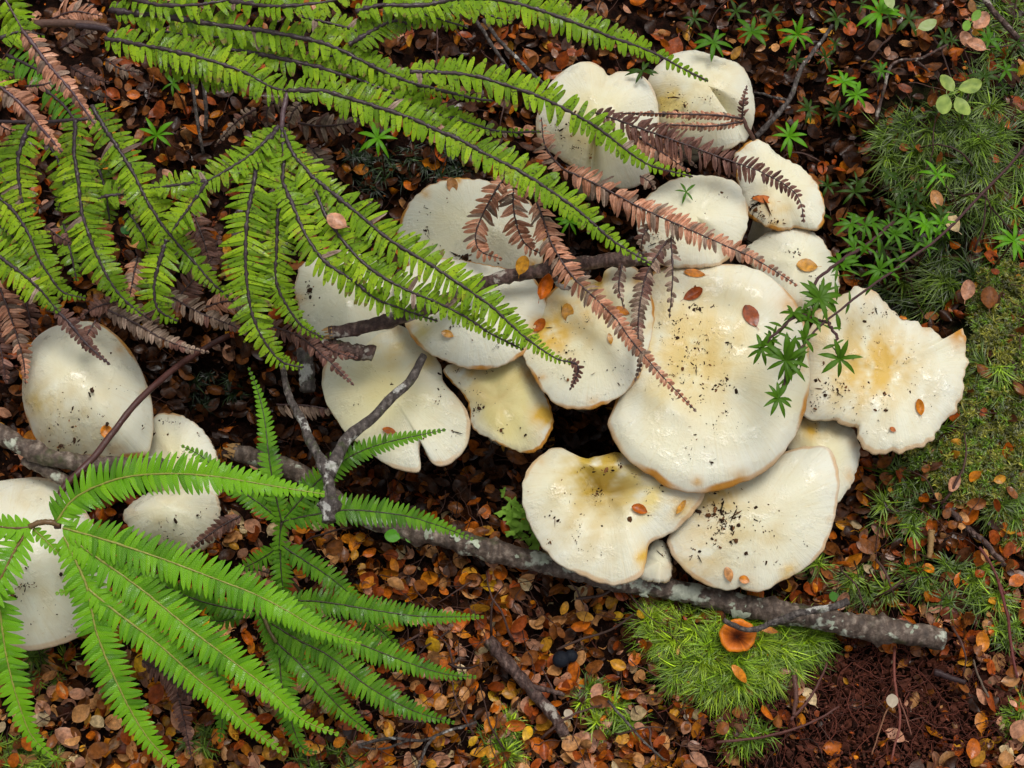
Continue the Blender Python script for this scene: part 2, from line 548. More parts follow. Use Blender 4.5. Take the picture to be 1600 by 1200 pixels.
def mushroom(key, label, outline, apex, z, H=.014, D=0.0, tilt=(0, 0), yel=.4, stains=(), grooves=(), rim=.7,
             wave=.0025, dirt=(), curl=.0012, jag=.8, group="white mushrooms", nfold=5, flat=2.2):
    seed = sum(ord(ch) * (i + 3) for i, ch in enumerate(key)) % 997
    r = np.random.default_rng(seed)
    n, m = 168, 38
    cur, _ = resample(catmull(outline, 10, True), n, True)
    th = np.arange(n) / n * 2 * math.pi
    cen = np.asarray(apex, float)
    jit = sum(r.uniform(.3, 1) * np.sin(k * th + r.uniform(0, 6.3)) for k in (9, 14, 23, 31, 44)) * jag * .8
    dv = cur - cen
    cur = cen + dv * (1 + jit / np.linalg.norm(dv, axis=1))[:, None]
    nrm = np.array([-tilt[0], -tilt[1], 1.0])
    nrm /= np.linalg.norm(nrm)
    c0 = P(cen, z)[0]

    def plane(px):
        d = rays(px)
        t = ((c0 - CAMP) @ nrm) / (d @ nrm)
        return CAMP + d * t[:, None]
    R = plane(cur)
    Hk = H if H >= .016 else H * .62
    kern = np.exp(-(np.arange(-14, 15) / 6.0) ** 2)
    kern /= kern.sum()
    RS = np.stack([np.convolve(np.concatenate([R[-14:, c], R[:, c], R[:14, c]]), kern, 'valid') for c in range(3)], 1)

    def ring(t, i):
        f = (t ** 5)[..., None]
        return c0 + t[..., None] * (RS[i] * (1 - f) + R[i] * f - c0)
    ts = np.concatenate([np.linspace(0, 1, m - 12) ** .85 * .9, np.linspace(.91, 1.0, 12)])
    fold = sum(r.uniform(.4, 1) * np.sin(k * th + r.uniform(0, 6.3)) for k in range(2, 2 + nfold)) / nfold

    def height(t, i):
        h = Hk * (1 - t ** flat) - D * np.exp(-(t / .3) ** 2)
        h = h + wave * fold[i] * t ** 1.5 * 2.1 - curl * np.clip((t - .86) / .14, 0, 1) ** 2
        for ga, gw, gd in grooves:
            da = (th[i] - math.radians(ga) + math.pi) % (2 * math.pi) - math.pi
            h = h - gd * np.exp(-(da / gw) ** 2) * np.clip((t - .05) / .3, 0, 1)
        return h
    I, TT = np.meshgrid(np.arange(n), ts)
    V = ring(TT, I) + height(TT, I)[..., None] * nrm
    V = V.reshape(-1, 3)
    # rolled margin below the rim
    e1 = c0 + 1.006 * (R - c0) + (height(np.ones(n), np.arange(n)) - .0012)[:, None] * nrm
    e2 = c0 + .992 * (R - c0) + (height(np.ones(n), np.arange(n)) - .0030)[:, None] * nrm
    e3 = c0 + .965 * (R - c0) + (height(np.ones(n), np.arange(n)) - .0034)[:, None] * nrm
    V = np.vstack([V, e1, e2, e3])
    rows = m + 3
    a = np.arange(rows - 1)[:, None] * n
    b = np.arange(n)[None]
    b2 = (b + 1) % n
    Q = np.stack([a + b, a + n + b, a + n + b2, a + b2], -1).reshape(-1, 4)
    T = None
    # colour of the flesh
    vpx = to_px(V)
    tt = np.concatenate([TT.ravel(), np.full(3 * n, 1.0)])
    nz = vnoise(vpx[:, 0] / 300, vpx[:, 1] / 300, seed, 3, 1.5)
    w = np.clip(yel * (1.15 - tt) + .18 * nz * yel * 2, 0, 1)
    C = WHITE + (CREAM - WHITE) * w[:, None]
    smear = [(d[0], d[1], max(10, d[2] * 1.3, d[3] * 1.3), .17, (.52, .38, .13)) for d in dirt if d[4] >= 30]
    for sx, sy, sr, st, *sc in list(stains) + smear:
        q = (vpx[:, 0] - sx) ** 2 + (vpx[:, 1] - sy) ** 2
        f = np.clip(1.15 * st * np.exp(-q / (1.25 * sr * sr)) * (1 + 1.1 * vnoise(vpx[:, 0] / 100, vpx[:, 1] / 100, seed + 5, 4, 2.2)), 0, 1)
        C = C + (np.array(sc[0] if sc else YEL) - C) * f[:, None]
    for q in range(5):
        ia = int(r.integers(n))
        ex, ey = cur[ia] + (cen - cur[ia]) * r.uniform(.02, .10)
        qq = ((vpx[:, 0] - ex) ** 2 + (vpx[:, 1] - ey) ** 2) / r.uniform(5, 15) ** 2
        ff = np.clip(rim * r.uniform(.3, .75) * np.exp(-qq) * (1 + .9 * vnoise(vpx[:, 0] / 60, vpx[:, 1] / 60, seed + 9, 3, 2.0)), 0, 1)
        C = C + (np.array([.60, .33, .07]) - C) * ff[:, None]
    nr = np.clip(.55 + .9 * np.interp(np.concatenate([I.ravel(), np.tile(np.arange(n), 3)]), np.arange(n),
                 sum(np.sin(k * th + r.uniform(0, 6.3)) for k in (1, 2, 3, 7, 11)) / 3), 0, 1)
    f = rim * (.16 + nr) * np.clip((tt - (.982 - .030 * nr)) / .018, 0, 1) ** 1.1
    f[-3 * n:] = rim * (.7 + .5 * nr[-3 * n:])
    C = C + (OCH - C) * np.clip(f, 0, 1)[:, None]
    base = c0.copy()
    base[2] = float(groundz(base[0], base[1])) - .004
    root = thing("mushroom", base, label, "mushroom", group)
    mb = MB()
    mb.add(V, Q, T, C)
    cap = obj("cap", mb, M_CAP, root)
    at = cap.data.color_attributes.new("Rad", 'FLOAT_COLOR', 'POINT')
    ra = np.ones((len(V), 4), np.float32)
    thv = np.concatenate([th[I.ravel()], np.tile(th, 3)])
    ra[:, 0], ra[:, 1], ra[:, 2] = np.cos(thv) * (1.0 + 0 * tt), np.sin(thv), tt
    at.data.foreach_set("color", ra.ravel())
    # gills: radial ridges under the cap
    ng = n
    tg = np.linspace(.965, .16, 9)
    IG, TG = np.meshgrid(np.arange(ng), tg)
    rip = .0012 * np.where(IG % 2 == 0, 1, -1) * np.clip((1 - TG) * 8, 0, 1)
    hg = height(TG, IG) - .0036 - .008 * (1 - TG) + rip
    hg = np.where(TG > .96, height(TG * 0 + 1, IG) - .0034, hg)
    VG = (ring(TG, IG) + hg[..., None] * nrm).reshape(-1, 3)
    a = np.arange(8)[:, None] * ng
    b = np.arange(ng)[None]
    b2 = (b + 1) % ng
    QG = np.stack([a + b, a + ng + b, a + ng + b2, a + b2], -1).reshape(-1, 4)
    mb = MB()
    mb.add(VG, QG, None, (.62, .52, .30))
    obj("gills", mb, M_GILL, root)
    mb = MB()
    rr = np.linalg.norm(R - c0, axis=1).mean()
    top = c0 + nrm * (height(np.zeros(1), np.zeros(1, int))[0] - .007)
    sp = catmull(np.array([base, base * .5 + top * .5 + np.array([0, .003, 0]), top]), 6)
    tube(mb, sp, np.linspace(rr * .26, rr * .22, len(sp)), 14, (.66, .60, .44), .05, seed=seed)
    obj("stem", mb, M_GILL, root)
    # lookup for things lying on the cap
    ang = np.arctan2(cur[:, 1] - cen[1], cur[:, 0] - cen[0])
    od = np.argsort(ang)
    angs, rads, idx = ang[od], np.linalg.norm(cur - cen, axis=1)[od], od

    def on(px, lift=0.0):
        px = np.atleast_2d(np.asarray(px, float))
        d = px - cen
        aa = np.arctan2(d[:, 1], d[:, 0])
        k = np.searchsorted(angs, aa) % n
        t = np.clip(np.linalg.norm(d, axis=1) / rads[k], 0, 2)
        w = plane(px) + (height(np.minimum(t, 1), idx[k]) + lift)[:, None] * nrm
        # slide along the sight line so that the point stays on its pixel
        dz = (w - c0) @ nrm
        dr = rays(px)
        s = ((c0 - CAMP) @ nrm + dz) / (dr @ nrm)
        return CAMP + dr * s[:, None], t
    CAPS[key] = (on, nrm, root)
    # soil specks
    if dirt:
        mb = MB()
        for (x, y, spx, spy, cnt, size) in dirt:
            cnt = int(cnt * (.85 if cnt > 45 else 1))
            ns = max(2, cnt // 6)
            sub = np.stack([r.normal(x, spx, ns), r.normal(y, spy, ns)], 1)
            own = np.where(r.random((cnt, 1)) < .62, sub[r.integers(0, ns, cnt)] + r.normal(0, 3.2, (cnt, 2)), np.stack([r.normal(x, spx, cnt), r.normal(y, spy, cnt)], 1))
            pts = own
            w, t = on(pts, .0003)
            w = w[t < .96]
            for q in w:
                sz = size * PX * r.uniform(.35, 1.0) * (r.uniform(1.8, 3.4) if r.random() < .09 else 1)
                th2 = r.uniform(0, 6.3)
                asp = r.uniform(.22, .85)
                if r.random() < .10:
                    asp, sz = .10, sz * 2.4
                kk = np.arange(6) / 6 * 2 * math.pi
                rad = sz * r.uniform(.6, 1.25, 6)
                xx, yy = rad * np.cos(kk), rad * np.sin(kk) * asp
                ca, sa = math.cos(th2), math.sin(th2)
                L = np.stack([xx * ca - yy * sa, xx * sa + yy * ca, np.zeros(6)], 1)
                L = np.vstack([L, [[0, 0, sz * .4]]])
                L[:, 2] += -(L[:, :2] @ nrm[:2]) / nrm[2]
                shade = r.uniform(.4, 1.3)
                mb.add(q + L, None, np.array([[6, i, (i + 1) % 6] for i in range(6)]),
                       np.array([.045, .022, .011]) * shade if r.random() < .7 else np.array([.20, .085, .03]) * shade)
        if mb.n:
            tag(obj("soil_speck", mb, M_DIRT, root, smooth=False), kind='stuff')
    return root


def dome(key, *a, **k):
    return mushroom(key, *a, **k)


GP1 = "white mushrooms in the left cluster"
GP2 = "white mushrooms in the big middle cluster"
GP3 = "white mushrooms at the far end of the cluster"
mushroom("egg", "egg-shaped white mushroom crossed by a thin reddish fern stalk",
         [(33, 600), (36, 560), (52, 530), (80, 510), (115, 502), (150, 503), (180, 522), (205, 550), (222, 585), (234, 620), (238, 660), (235, 690), (226, 710), (190, 716), (140, 716), (90, 710), (60, 690), (42, 655), (34, 625)],
         (125, 610), .050, H=.034, yel=.25, rim=.8, wave=.001, flat=2.4, group=GP1, jag=.3, stains=((60, 625, 22, .5, (.60, .50, .22)),),
         dirt=((58, 625, 12, 18, 110, 1.3), (90, 640, 40, 45, 90, 2.0), (120, 690, 45, 12, 40, 2.2), (175, 610, 35, 6, 18, 2.2), (110, 540, 40, 20, 18, 2.4), (112, 652, 12, 8, 14, 2.2), (117, 690, 2, 2, 3, 7)))
mushroom("tuck", "shaded white mushroom tucked against the right of the egg-shaped one",
         [(225, 720), (238, 655), (262, 643), (290, 652), (315, 672), (335, 705), (344, 740), (335, 775), (290, 785), (245, 775)],
         (285, 725), .034, H=.014, tilt=(.25, 0), yel=.55, rim=.6, group=GP1,
         dirt=((255, 680, 14, 22, 26, 2.8), (290, 690, 25, 20, 20, 1.8), (260, 705, 25, 8, 14, 2.4)))
mushroom("under", "white mushroom with a pleated top peeking under the arched bright pinna",
         [(193, 812), (197, 790), (225, 772), (270, 764), (310, 762), (335, 770), (342, 792), (341, 825), (326, 850), (292, 862), (252, 852), (215, 838)],
         (270, 805), .040, H=.018, yel=.22, rim=.35, group=GP1, 
         dirt=((212, 800, 10, 9, 60, 1.6), (260, 820, 40, 18, 30, 1.8), (315, 800, 18, 10, 10, 1.6)))
mushroom("corner", "large smooth white mushroom partly hidden behind the hub of the bright fern",
         [(-125, 880), (-95, 805), (-40, 760), (20, 747), (65, 745), (98, 757), (130, 795), (160, 850), (170, 905), (155, 965), (125, 992), (70, 1012), (20, 1013), (-50, 990), (-105, 945)],
         (35, 880), .046, H=.026, yel=.12, rim=.35, group=GP1, jag=.3,
         dirt=((40, 770, 28, 14, 55, 1.8), (33, 918, 12, 12, 45, 2.0), (75, 930, 40, 35, 40, 1.6), (15, 790, 20, 10, 20, 1.6)))

mushroom("back", "broad pale mushroom lying behind the hanging pink-brown dead pinnae",
         [(623, 350), (640, 315), (665, 293), (700, 279), (740, 277), (775, 283), (812, 300), (838, 325), (852, 365), (850, 400), (825, 435), (760, 452), (700, 450), (650, 430), (625, 390)],
         (742, 352), .060, H=.011, tilt=(0, .10), yel=.38, rim=.9, group=GP2, curl=.002,
         dirt=((690, 375, 22, 8, 22, 2.0), (720, 402, 12, 6, 24, 4.0), (762, 420, 12, 4, 14, 3.0), (665, 325, 15, 15, 10, 1.8)))
mushroom("leftcap", "smooth white mushroom under the tips of the fanned fern, left of the dark stick",
         [(461, 440), (470, 415), (490, 400), (530, 393), (575, 400), (605, 420), (622, 460), (618, 500), (608, 525), (592, 543), (560, 549), (530, 543), (500, 525), (475, 500), (463, 470)],
         (540, 462), .064, H=.013, yel=.32, rim=.35, group=GP2,
         dirt=((481, 450, 2, 4, 14, 3.4), (500, 470, 18, 22, 14, 1.6)))
mushroom("mid", "white dome-topped mushroom below the dark stick, fern tips resting above it",
         [(615, 440), (635, 415), (690, 403), (760, 412), (820, 425), (846, 450), (853, 490), (840, 527), (812, 556), (780, 570), (740, 574), (700, 563), (660, 541), (633, 506)],
         (735, 480), .080, H=.015, yel=.14, rim=.85, group=GP2, stains=((655, 520, 22, .6, CREAM), (835, 515, 16, .5)),
         dirt=((700, 510, 40, 25, 16, 1.6), (700, 560, 30, 5, 5, 2.0), (760, 530, 40, 20, 10, 1.6)))
mushroom("notch", "cream mushroom with a notched lower edge behind the grey forked twig",
         [(503, 600), (506, 570), (522, 540), (555, 516), (600, 505), (640, 512), (668, 540), (688, 570), (693, 597), (714, 620), (731, 645), (734, 672), (725, 700), (706, 720), (688, 727), (675, 722), (667, 710), (660, 690), (655, 700), (656, 733), (640, 735), (615, 730), (590, 716), (562, 692), (540, 675), (526, 655), (510, 628)],
         (610, 612), .060, H=.013, yel=.80, rim=.4, tilt=(0, .06), group=GP2, jag=.4, stains=((610, 545, 40, .45, (.68, .56, .26)), (665, 560, 20, .5, (.62, .46, .16))),
         dirt=((600, 600, 45, 45, 26, 1.4), (688, 560, 4, 20, 20, 2.6), (690, 690, 15, 12, 8, 1.6)))
mushroom("yellowish", "small yellowish wrinkled mushroom squeezed between two larger white caps",
         [(693, 575), (720, 565), (770, 560), (815, 553), (838, 585), (851, 612), (863, 640), (863, 668), (851, 692), (832, 705), (800, 701), (765, 686), (738, 665), (734, 640), (722, 612), (705, 595)],
         (780, 628), .060, H=.011, D=.002, yel=1.2, rim=1.0, tilt=(-.05, .1), group=GP2, wave=.004, stains=((760, 600, 40, .5, (.68, .54, .22)), (855, 650, 22, .7), (725, 580, 18, .5)),
         dirt=((760, 600, 30, 22, 30, 1.7), (742, 640, 10, 4, 16, 2.2), (805, 672, 25, 4, 12, 1.6), (700, 575, 6, 12, 14, 2.4)))
mushroom("fold", "white mushroom with a torn orange curl on its top edge, under dead fern tips",
         [(846, 475), (868, 447), (900, 428), (925, 436), (940, 440), (945, 424), (965, 413), (988, 411), (1008, 430), (1020, 462), (1022, 500), (1015, 542), (1001, 580), (984, 606), (950, 627), (915, 637), (880, 632), (852, 612), (830, 580), (818, 552), (826, 520), (838, 495)],
         (925, 530), .078, H=.013, yel=.55, rim=1.0, group=GP2, stains=((862, 520, 26, .95), (935, 440, 14, .8), (900, 470, 50, .35), (1015, 510, 10, .4)),
         dirt=((890, 520, 20, 30, 34, 1.5), (960, 570, 25, 30, 14, 1.6), (880, 560, 30, 22, 14, 1.7), (905, 500, 14, 3, 16, 1.2)))
mushroom("big", "largest white mushroom with a stained centre and a rough ochre rim",
         [(952, 655), (962, 685), (985, 715), (1020, 741), (1045, 757), (1090, 765), (1130, 760), (1175, 745), (1211, 720), (1236, 690), (1256, 650), (1266, 605), (1268, 560), (1262, 510), (1245, 467), (1225, 446), (1200, 425), (1170, 412), (1130, 406), (1080, 408), (1030, 415), (1003, 445), (990, 500), (982, 560), (962, 625)],
         (1100, 580), .074, H=.010, D=.005, yel=.50, rim=.95, wave=.002, group=GP2, curl=.005,
         stains=((1085, 540, 55, .6), (1050, 560, 70, .35, (.66, .52, .18)), (1240, 470, 26, .35, OCH), (1085, 470, 90, .3, (.70, .60, .32))),
         dirt=((1085, 560, 28, 40, 230, 1.7), (1110, 600, 45, 30, 60, 1.6), (1060, 500, 30, 30, 40, 1.7), (1122, 606, 4, 3, 8, 3.2), (1090, 480, 8, 4, 16, 2.4), (1080, 660, 25, 30, 16, 1.7), (1130, 640, 60, 50, 26, 1.3)))
mushroom("right", "large white mushroom with a frayed edge lying against the mossy bank",
         [(1258, 640), (1255, 560), (1275, 490), (1318, 456), (1352, 446), (1374, 459), (1396, 485), (1430, 499), (1460, 514), (1482, 528), (1497, 516), (1509, 514), (1510, 540), (1512, 570), (1505, 610), (1490, 645), (1467, 668), (1458, 688), (1420, 701), (1385, 709), (1356, 700), (1343, 682), (1338, 668), (1300, 655), (1275, 652)],
         (1385, 585), .060, H=.009, D=.003, yel=.35, rim=.45, wave=.004, jag=2.0, group=GP2, curl=.002, nfold=8,
         stains=((1375, 568, 36, .95), (1335, 585, 44, .45), (1505, 520, 18, .9, OCH), (1290, 500, 40, .3)),
         dirt=((1350, 540, 45, 40, 130, 1.4), (1295, 615, 16, 14, 120, 1.7), (1330, 640, 40, 22, 60, 1.4), (1385, 617, 4, 2, 6, 3.6), (1440, 600, 40, 40, 30, 1.4), (1360, 500, 40, 12, 40, 1.4)))
mushroom("lower_behind", "small cream mushroom showing between the frayed cap and the speckled lower cap",
         [(1235, 660), (1290, 652), (1325, 664), (1341, 686), (1344, 712), (1336, 746), (1318, 775), (1298, 792), (1262, 770), (1236, 710)],
         (1285, 715), .042, H=.010, yel=.65, rim=.5, group=GP2, stains=((1270, 660, 26, .5),),
         dirt=((1275, 665, 14, 10, 24, 1.5),))
mushroom("lower_right", "speckled white mushroom just above the long fallen branch, below the largest cap",
         [(1044, 850), (1050, 828), (1068, 795), (1082, 765), (1120, 740), (1180, 730), (1225, 706), (1262, 696), (1296, 700), (1309, 735), (1309, 780), (1301, 820), (1286, 860), (1261, 885), (1226, 905), (1192, 923), (1162, 920), (1156, 915), (1148, 920), (1120, 918), (1090, 905), (1060, 880)],
         (1180, 810), .046, H=.013, yel=.36, rim=.5, group=GP2, tilt=(.03, .10),
         stains=((1110, 775, 30, .55), (1230, 895, 16, .4), (1075, 900, 16, .4), (1130, 770, 18, .4), (1090, 870, 40, .2)),
         dirt=((1130, 808, 14, 18, 130, 2.4), (1160, 820, 40, 22, 70, 1.8), (1120, 850, 40, 25, 40, 1.7), (1205, 830, 20, 20, 30, 1.5), (1090, 800, 12, 8, 30, 2.2)))
mushroom("hollow", "white mushroom with a deep yellow hollow near its top edge, resting on the long branch",
         [(817, 755), (828, 727), (850, 706), (872, 697), (892, 706), (915, 716), (945, 708), (975, 704), (1005, 722), (1045, 745), (1080, 758), (1100, 766), (1092, 790), (1062, 820), (1032, 838), (1016, 846), (1010, 872), (1001, 900), (966, 912), (930, 905), (892, 891), (872, 880), (850, 855), (830, 822), (818, 787)],
         (948, 757), .056, H=.012, D=.026, yel=.36, rim=.45, group=GP2, tilt=(0, -.02), wave=.004,
         stains=((940, 738, 46, 1.0, (.50, .35, .04)), (1005, 768, 34, .7, (.70, .57, .22)), (1010, 870, 16, .8), (1065, 790, 18, .5)),
         dirt=((950, 740, 26, 16, 60, 2.0), (900, 800, 45, 40, 60, 1.6), (920, 840, 40, 30, 40, 1.4), (1038, 755, 6, 6, 14, 4.2), (1010, 800, 30, 20, 16, 1.8), (935, 765, 8, 5, 18, 2.6)))
mushroom("sliver", "sliver of a small white mushroom between the two caps above the branch",
         [(1000, 898), (1012, 860), (1026, 842), (1042, 852), (1050, 880), (1047, 905), (1026, 909)],
         (1030, 880), .034, H=.006, yel=.3, rim=.4, group=GP2, dirt=((1035, 865, 4, 10, 8, 2.0),))

mushroom("twin", "white mushroom of two rounded lobes with a crease between them",
         [(838, 185), (858, 132), (885, 107), (915, 96), (940, 104), (951, 116), (967, 109), (995, 113), (1015, 130), (1027, 155), (1030, 190), (1024, 230), (1016, 265), (1000, 286), (975, 293), (935, 283), (900, 263), (870, 240), (845, 218)],
         (930, 200), .070, H=.016, yel=.55, rim=.3, tilt=(0, .12), group=GP3, grooves=((-77, .12, .012),), jag=.3,
         dirt=((925, 135, 16, 22, 34, 1.8), (880, 205, 25, 18, 40, 2.2), (900, 225, 20, 20, 30, 1.6), (960, 150, 30, 25, 16, 1.4)))
mushroom("topcap", "soil-speckled white mushroom with a yellow fold, topmost of the cluster",
         [(1012, 130), (1025, 104), (1050, 85), (1085, 77), (1120, 84), (1150, 95), (1168, 115), (1178, 150), (1179, 185), (1168, 206), (1150, 225), (1130, 233), (1098, 228), (1060, 215), (1030, 190), (1020, 160)],
         (1100, 155), .062, H=.018, yel=.35, rim=.2, group=GP3, grooves=((-160, .17, .012),), jag=.3, stains=((1040, 160, 26, .9, (.68, .52, .14)), (1055, 185, 24, .5, CREAM)),
         dirt=((1125, 110, 14, 16, 60, 2.6), (1060, 155, 12, 18, 60, 1.8), (1105, 160, 30, 16, 60, 1.8), (1135, 140, 16, 8, 26, 2.2), (1150, 115, 15, 12, 24, 2.0)))
mushroom("east", "cream mushroom with a scalloped ochre rim and a red-brown leaf on it",
         [(1148, 240), (1175, 218), (1197, 222), (1222, 245), (1256, 264), (1279, 290), (1289, 320), (1286, 348), (1275, 356), (1245, 352), (1215, 358), (1190, 352), (1170, 335), (1158, 300), (1150, 268)],
         (1215, 295), .058, H=.010, yel=.45, rim=.9, tilt=(.08, 0), group=GP3, wave=.003, stains=((1205, 335, 30, .35),),
         dirt=((1180, 325, 8, 10, 34, 3.0), (1190, 340, 12, 6, 20, 2.0), (1215, 345, 14, 5, 12, 1.8)))
mushroom("inner", "white mushroom with a dented top beneath the long pink-brown dead pinna",
         [(995, 335), (1013, 302), (1050, 280), (1090, 273), (1130, 279), (1156, 290), (1169, 320), (1168, 350), (1156, 380), (1131, 404), (1095, 416), (1050, 415), (1015, 402), (998, 368)],
         (1085, 345), .078, H=.012, yel=.42, rim=.45, group=GP3, grooves=((-135, .25, .006),),
         dirt=((1035, 380, 16, 16, 34, 1.9), (1125, 300, 16, 12, 10, 2.0), (1080, 350, 35, 25, 10, 1.6)))
mushroom("east_low", "pale mushroom carrying one ochre oval leaf, above the largest cap",
         [(1166, 392), (1190, 368), (1220, 357), (1250, 355), (1276, 365), (1296, 385), (1308, 415), (1312, 450), (1290, 480), (1240, 480), (1195, 440)],
         (1245, 415), .050, H=.012, yel=.35, rim=.5, group=GP3,
         dirt=((1242, 392, 4, 4, 14, 2.6), (1225, 385, 25, 20, 18, 1.5), (1275, 430, 15, 15, 10, 1.5)))

# small orange mushroom in the moss
oc = PG((1153, 993), .015)[0]
om = thing("orange_mushroom", PG((1153, 993))[0], "small orange funnel-shaped mushroom standing in bright green moss", "mushroom")
mb = MB()
n, tr = 48, np.array([0, .12, .25, .4, .55, .7, .85, .95, 1.0, 1.02, .98])
hr = np.array([-.0050, -.0044, -.0024, -.0011, -.0005, -.0001, .0002, .0001, -.0003, -.0010, -.0018])
th = np.arange(n) / n * 2 * math.pi
rad = 25 * PX * (1 + .06 * np.sin(2 * th + 1) + .03 * np.sin(5 * th) + .02 * np.sin(11 * th))
V = np.stack([oc[0] + tr[:, None] * rad * np.cos(th), oc[1] + tr[:, None] * rad * np.sin(th), oc[2] + hr[:, None] + .0007 * tr[:, None] * (np.arange(n) % 2)], -1).reshape(-1, 3)
cc = np.stack([np.interp(tr, [0, .3, .8, 1], v) for v in ((.03, .22, .80, .85), (.012, .045, .19, .27), (.008, .010, .008, .02))], 1)
cc = np.repeat(cc, n, 0) * (1 - np.tile(np.random.default_rng(8).uniform(0, .5, n), len(tr)))[:, None]
a = np.arange(len(tr) - 1)[:, None] * n
b = np.arange(n)[None]
mb.add(V, np.stack([a + b, a + n + b, a + n + (b + 1) % n, a + (b + 1) % n], -1).reshape(-1, 4), None, cc)
obj("cap", mb, mat_attr("orange_cap", .5, 500, .3, .2, 0.0, .12), om)
mb = MB()
tube(mb, np.array([PG((1153, 993), -.004)[0], oc - [0, 0, .012], oc - [0, 0, .0062]]), [.0016, .0018, .002], 10, (.35, .12, .03))
obj("stem", mb, M_DIRT, om)

# ------------------------------------------------------------------ branches and twigs
def px_curve(pts, z, n=40, wob=0.0, seed=0):
    pts = np.asarray(pts, float)
    z = np.broadcast_to(np.asarray(z, float), (len(pts),))
    c = catmull(np.column_stack([pts, z]), 10)
    c, _ = resample(c, n)
    w = P(c[:, :2], c[:, 2])
    if wob:
        r = np.random.default_rng(seed)
        k = np.cumsum(r.normal(0, 1, (n, 3)), 0)
        k -= np.linspace(0, 1, n)[:, None] * k[-1]
        w = w + k * wob
    return w


def branch(name, label, cat, pts, z, r0, r1, mat, side=(), group=None, n=48, sides=12, rough=.1, seed=1, col=(1, 1, 1), jagged=False, knots=0):
    C = px_curve(pts, z, n, .00018, seed)
    R = np.linspace(r0, r1, n) * PX
    r = np.random.default_rng(seed)
    R = R * (1 + .10 * np.sin(np.linspace(0, 37, n) + r.uniform(0, 6)) * r.uniform(.3, 1, n))
    for _ in range(knots):
        k = r.integers(3, n - 3)
        R = R * (1 + .3 * np.exp(-((np.arange(n) - k) / 1.3) ** 2))
    mb = MB()
    tube(mb, C, R, sides, col, rough, seed=seed)
    o = tag(obj(name, mb, mat, origin=C[0]), label, cat, group)
    for sn, sp, sz, s0, s1 in side:
        mb = MB()
        D = px_curve(sp, sz, 22, .00015, seed + 3)
        tube(mb, D, np.linspace(s0, s1, 22) * PX, max(6, sides - 3), col, rough, seed=seed + 2)
        obj(sn, mb, mat, o)
    if jagged:
        mb = MB()
        tv = C[0] - C[1]
        tv /= np.linalg.norm(tv)
        for q in range(9):
            th = q / 9 * 6.283
            off = np.array([-tv[1], tv[0], 0]) * math.cos(th) * R[0] * .8 + np.array([0, 0, 1]) * math.sin(th) * R[0] * .8
            L = R[0] * r.uniform(.3, 1.3)
            tube(mb, np.array([C[0] + off - tv * .002, C[0] + off + tv * L]), [R[0] * .35, R[0] * .08], 5, (.42, .25, .10), .2, seed=q)
        obj("splintered_end", mb, M_DIRT, o, smooth=False)
    return o


FB = branch("fallen_branch", "long lichen-patched grey branch lying across the litter under the mushrooms", "branch",
       [(366, 706), (420, 720), (480, 745), (540, 792), (600, 818), (680, 842), (760, 862), (830, 879), (900, 896), (960, 910), (1050, 926), (1130, 945), (1210, 961), (1280, 971), (1350, 980), (1420, 990), (1472, 1000)],
       [.016] * 17, 13, 17.5, M_BARK, n=150, sides=20, rough=.13, seed=4, jagged=True, knots=6)
fbc = px_curve([(366, 706), (420, 720), (480, 745), (540, 792), (600, 818), (680, 842), (760, 862), (830, 879), (900, 896), (960, 910), (1050, 926), (1130, 945), (1210, 961), (1280, 971), (1350, 980), (1420, 990), (1472, 1000)], .016, 300, .0, 4)
fbp = to_px(fbc)
LI = np.random.default_rng(15)
for lx, ly, ls in ((668, 836, 8), (712, 842, 7), (740, 851, 7), (1022, 915, 9), (1008, 930, 6), (1152, 950, 15), (1160, 962, 11), (1292, 968, 13), (1300, 978, 8), (1058, 925, 5), (850, 880, 6), (800, 868, 8), (900, 893, 6), (1420, 985, 8), (1385, 980, 7), (560, 800, 8)):
    kk = int(np.argmin((fbp[:, 0] - lx) ** 2))
    rad = np.interp(kk, [0, 299], [13, 17.5]) * PX
    off = np.clip((ly - fbp[kk, 1]) / (rad / PX), -.85, .85)
    a0 = math.asin(off)
    tdir = fbc[min(kk + 3, 299)] - fbc[kk - 3]
    tdir /= np.linalg.norm(tdir)
    sdir = np.cross(tdir, [0, 0, 1.0])
    sdir /= np.linalg.norm(sdir)
    zdir = np.cross(sdir, tdir)
    aa = np.arange(14) / 14 * 6.283
    rr_ = ls * PX * (1 + .35 * np.sin(3 * aa + LI.uniform(0, 6)) + LI.normal(0, .16, 14))
    pts = []
    for f, lift in ((0, 1.16), (.6, 1.17), (1, 1.09)):
        for q in range(14 if f else 1):
            du, dv = rr_[q] * f * math.cos(aa[q]), rr_[q] * f * math.sin(aa[q]) * .9
            b_ = a0 + dv / rad
            pts.append(fbc[kk] + tdir * du + (sdir * math.sin(b_) + zdir * math.cos(b_)) * rad * (lift + LI.normal(0, .015)))
    T = [[0, 1 + q, 1 + (q + 1) % 14] for q in range(14)]
    Q = [[1 + q, 15 + q, 15 + (q + 1) % 14, 1 + (q + 1) % 14] for q in range(14)]
    mb = MB()
    mb.add(np.array(pts), Q, T, np.array([.44, .48, .36]) * LI.uniform(.7, 1.15))
    obj("lichen_patch", mb, M_DIRT, FB)
branch("dark_stick", "dark red-brown stick lying across the tops of the mushrooms", "stick",
       [(515, 520), (560, 514), (610, 500), (650, 485), (700, 465), (750, 446), (800, 431), (860, 420), (930, 410), (1010, 404)],
       [.100, .102, .102, .103, .104, .104, .103, .100, .097, .092], 9, 10.5, M_BARKD, n=64, seed=9, knots=5, jagged=True, rough=.16,
       side=(("stub", [(500, 536), (540, 547), (584, 553)], [.092, .094, .094], 12, 11), ("side_twig", [(862, 424), (875, 445), (890, 452)], [.099, .096, .094], 5, 3)))
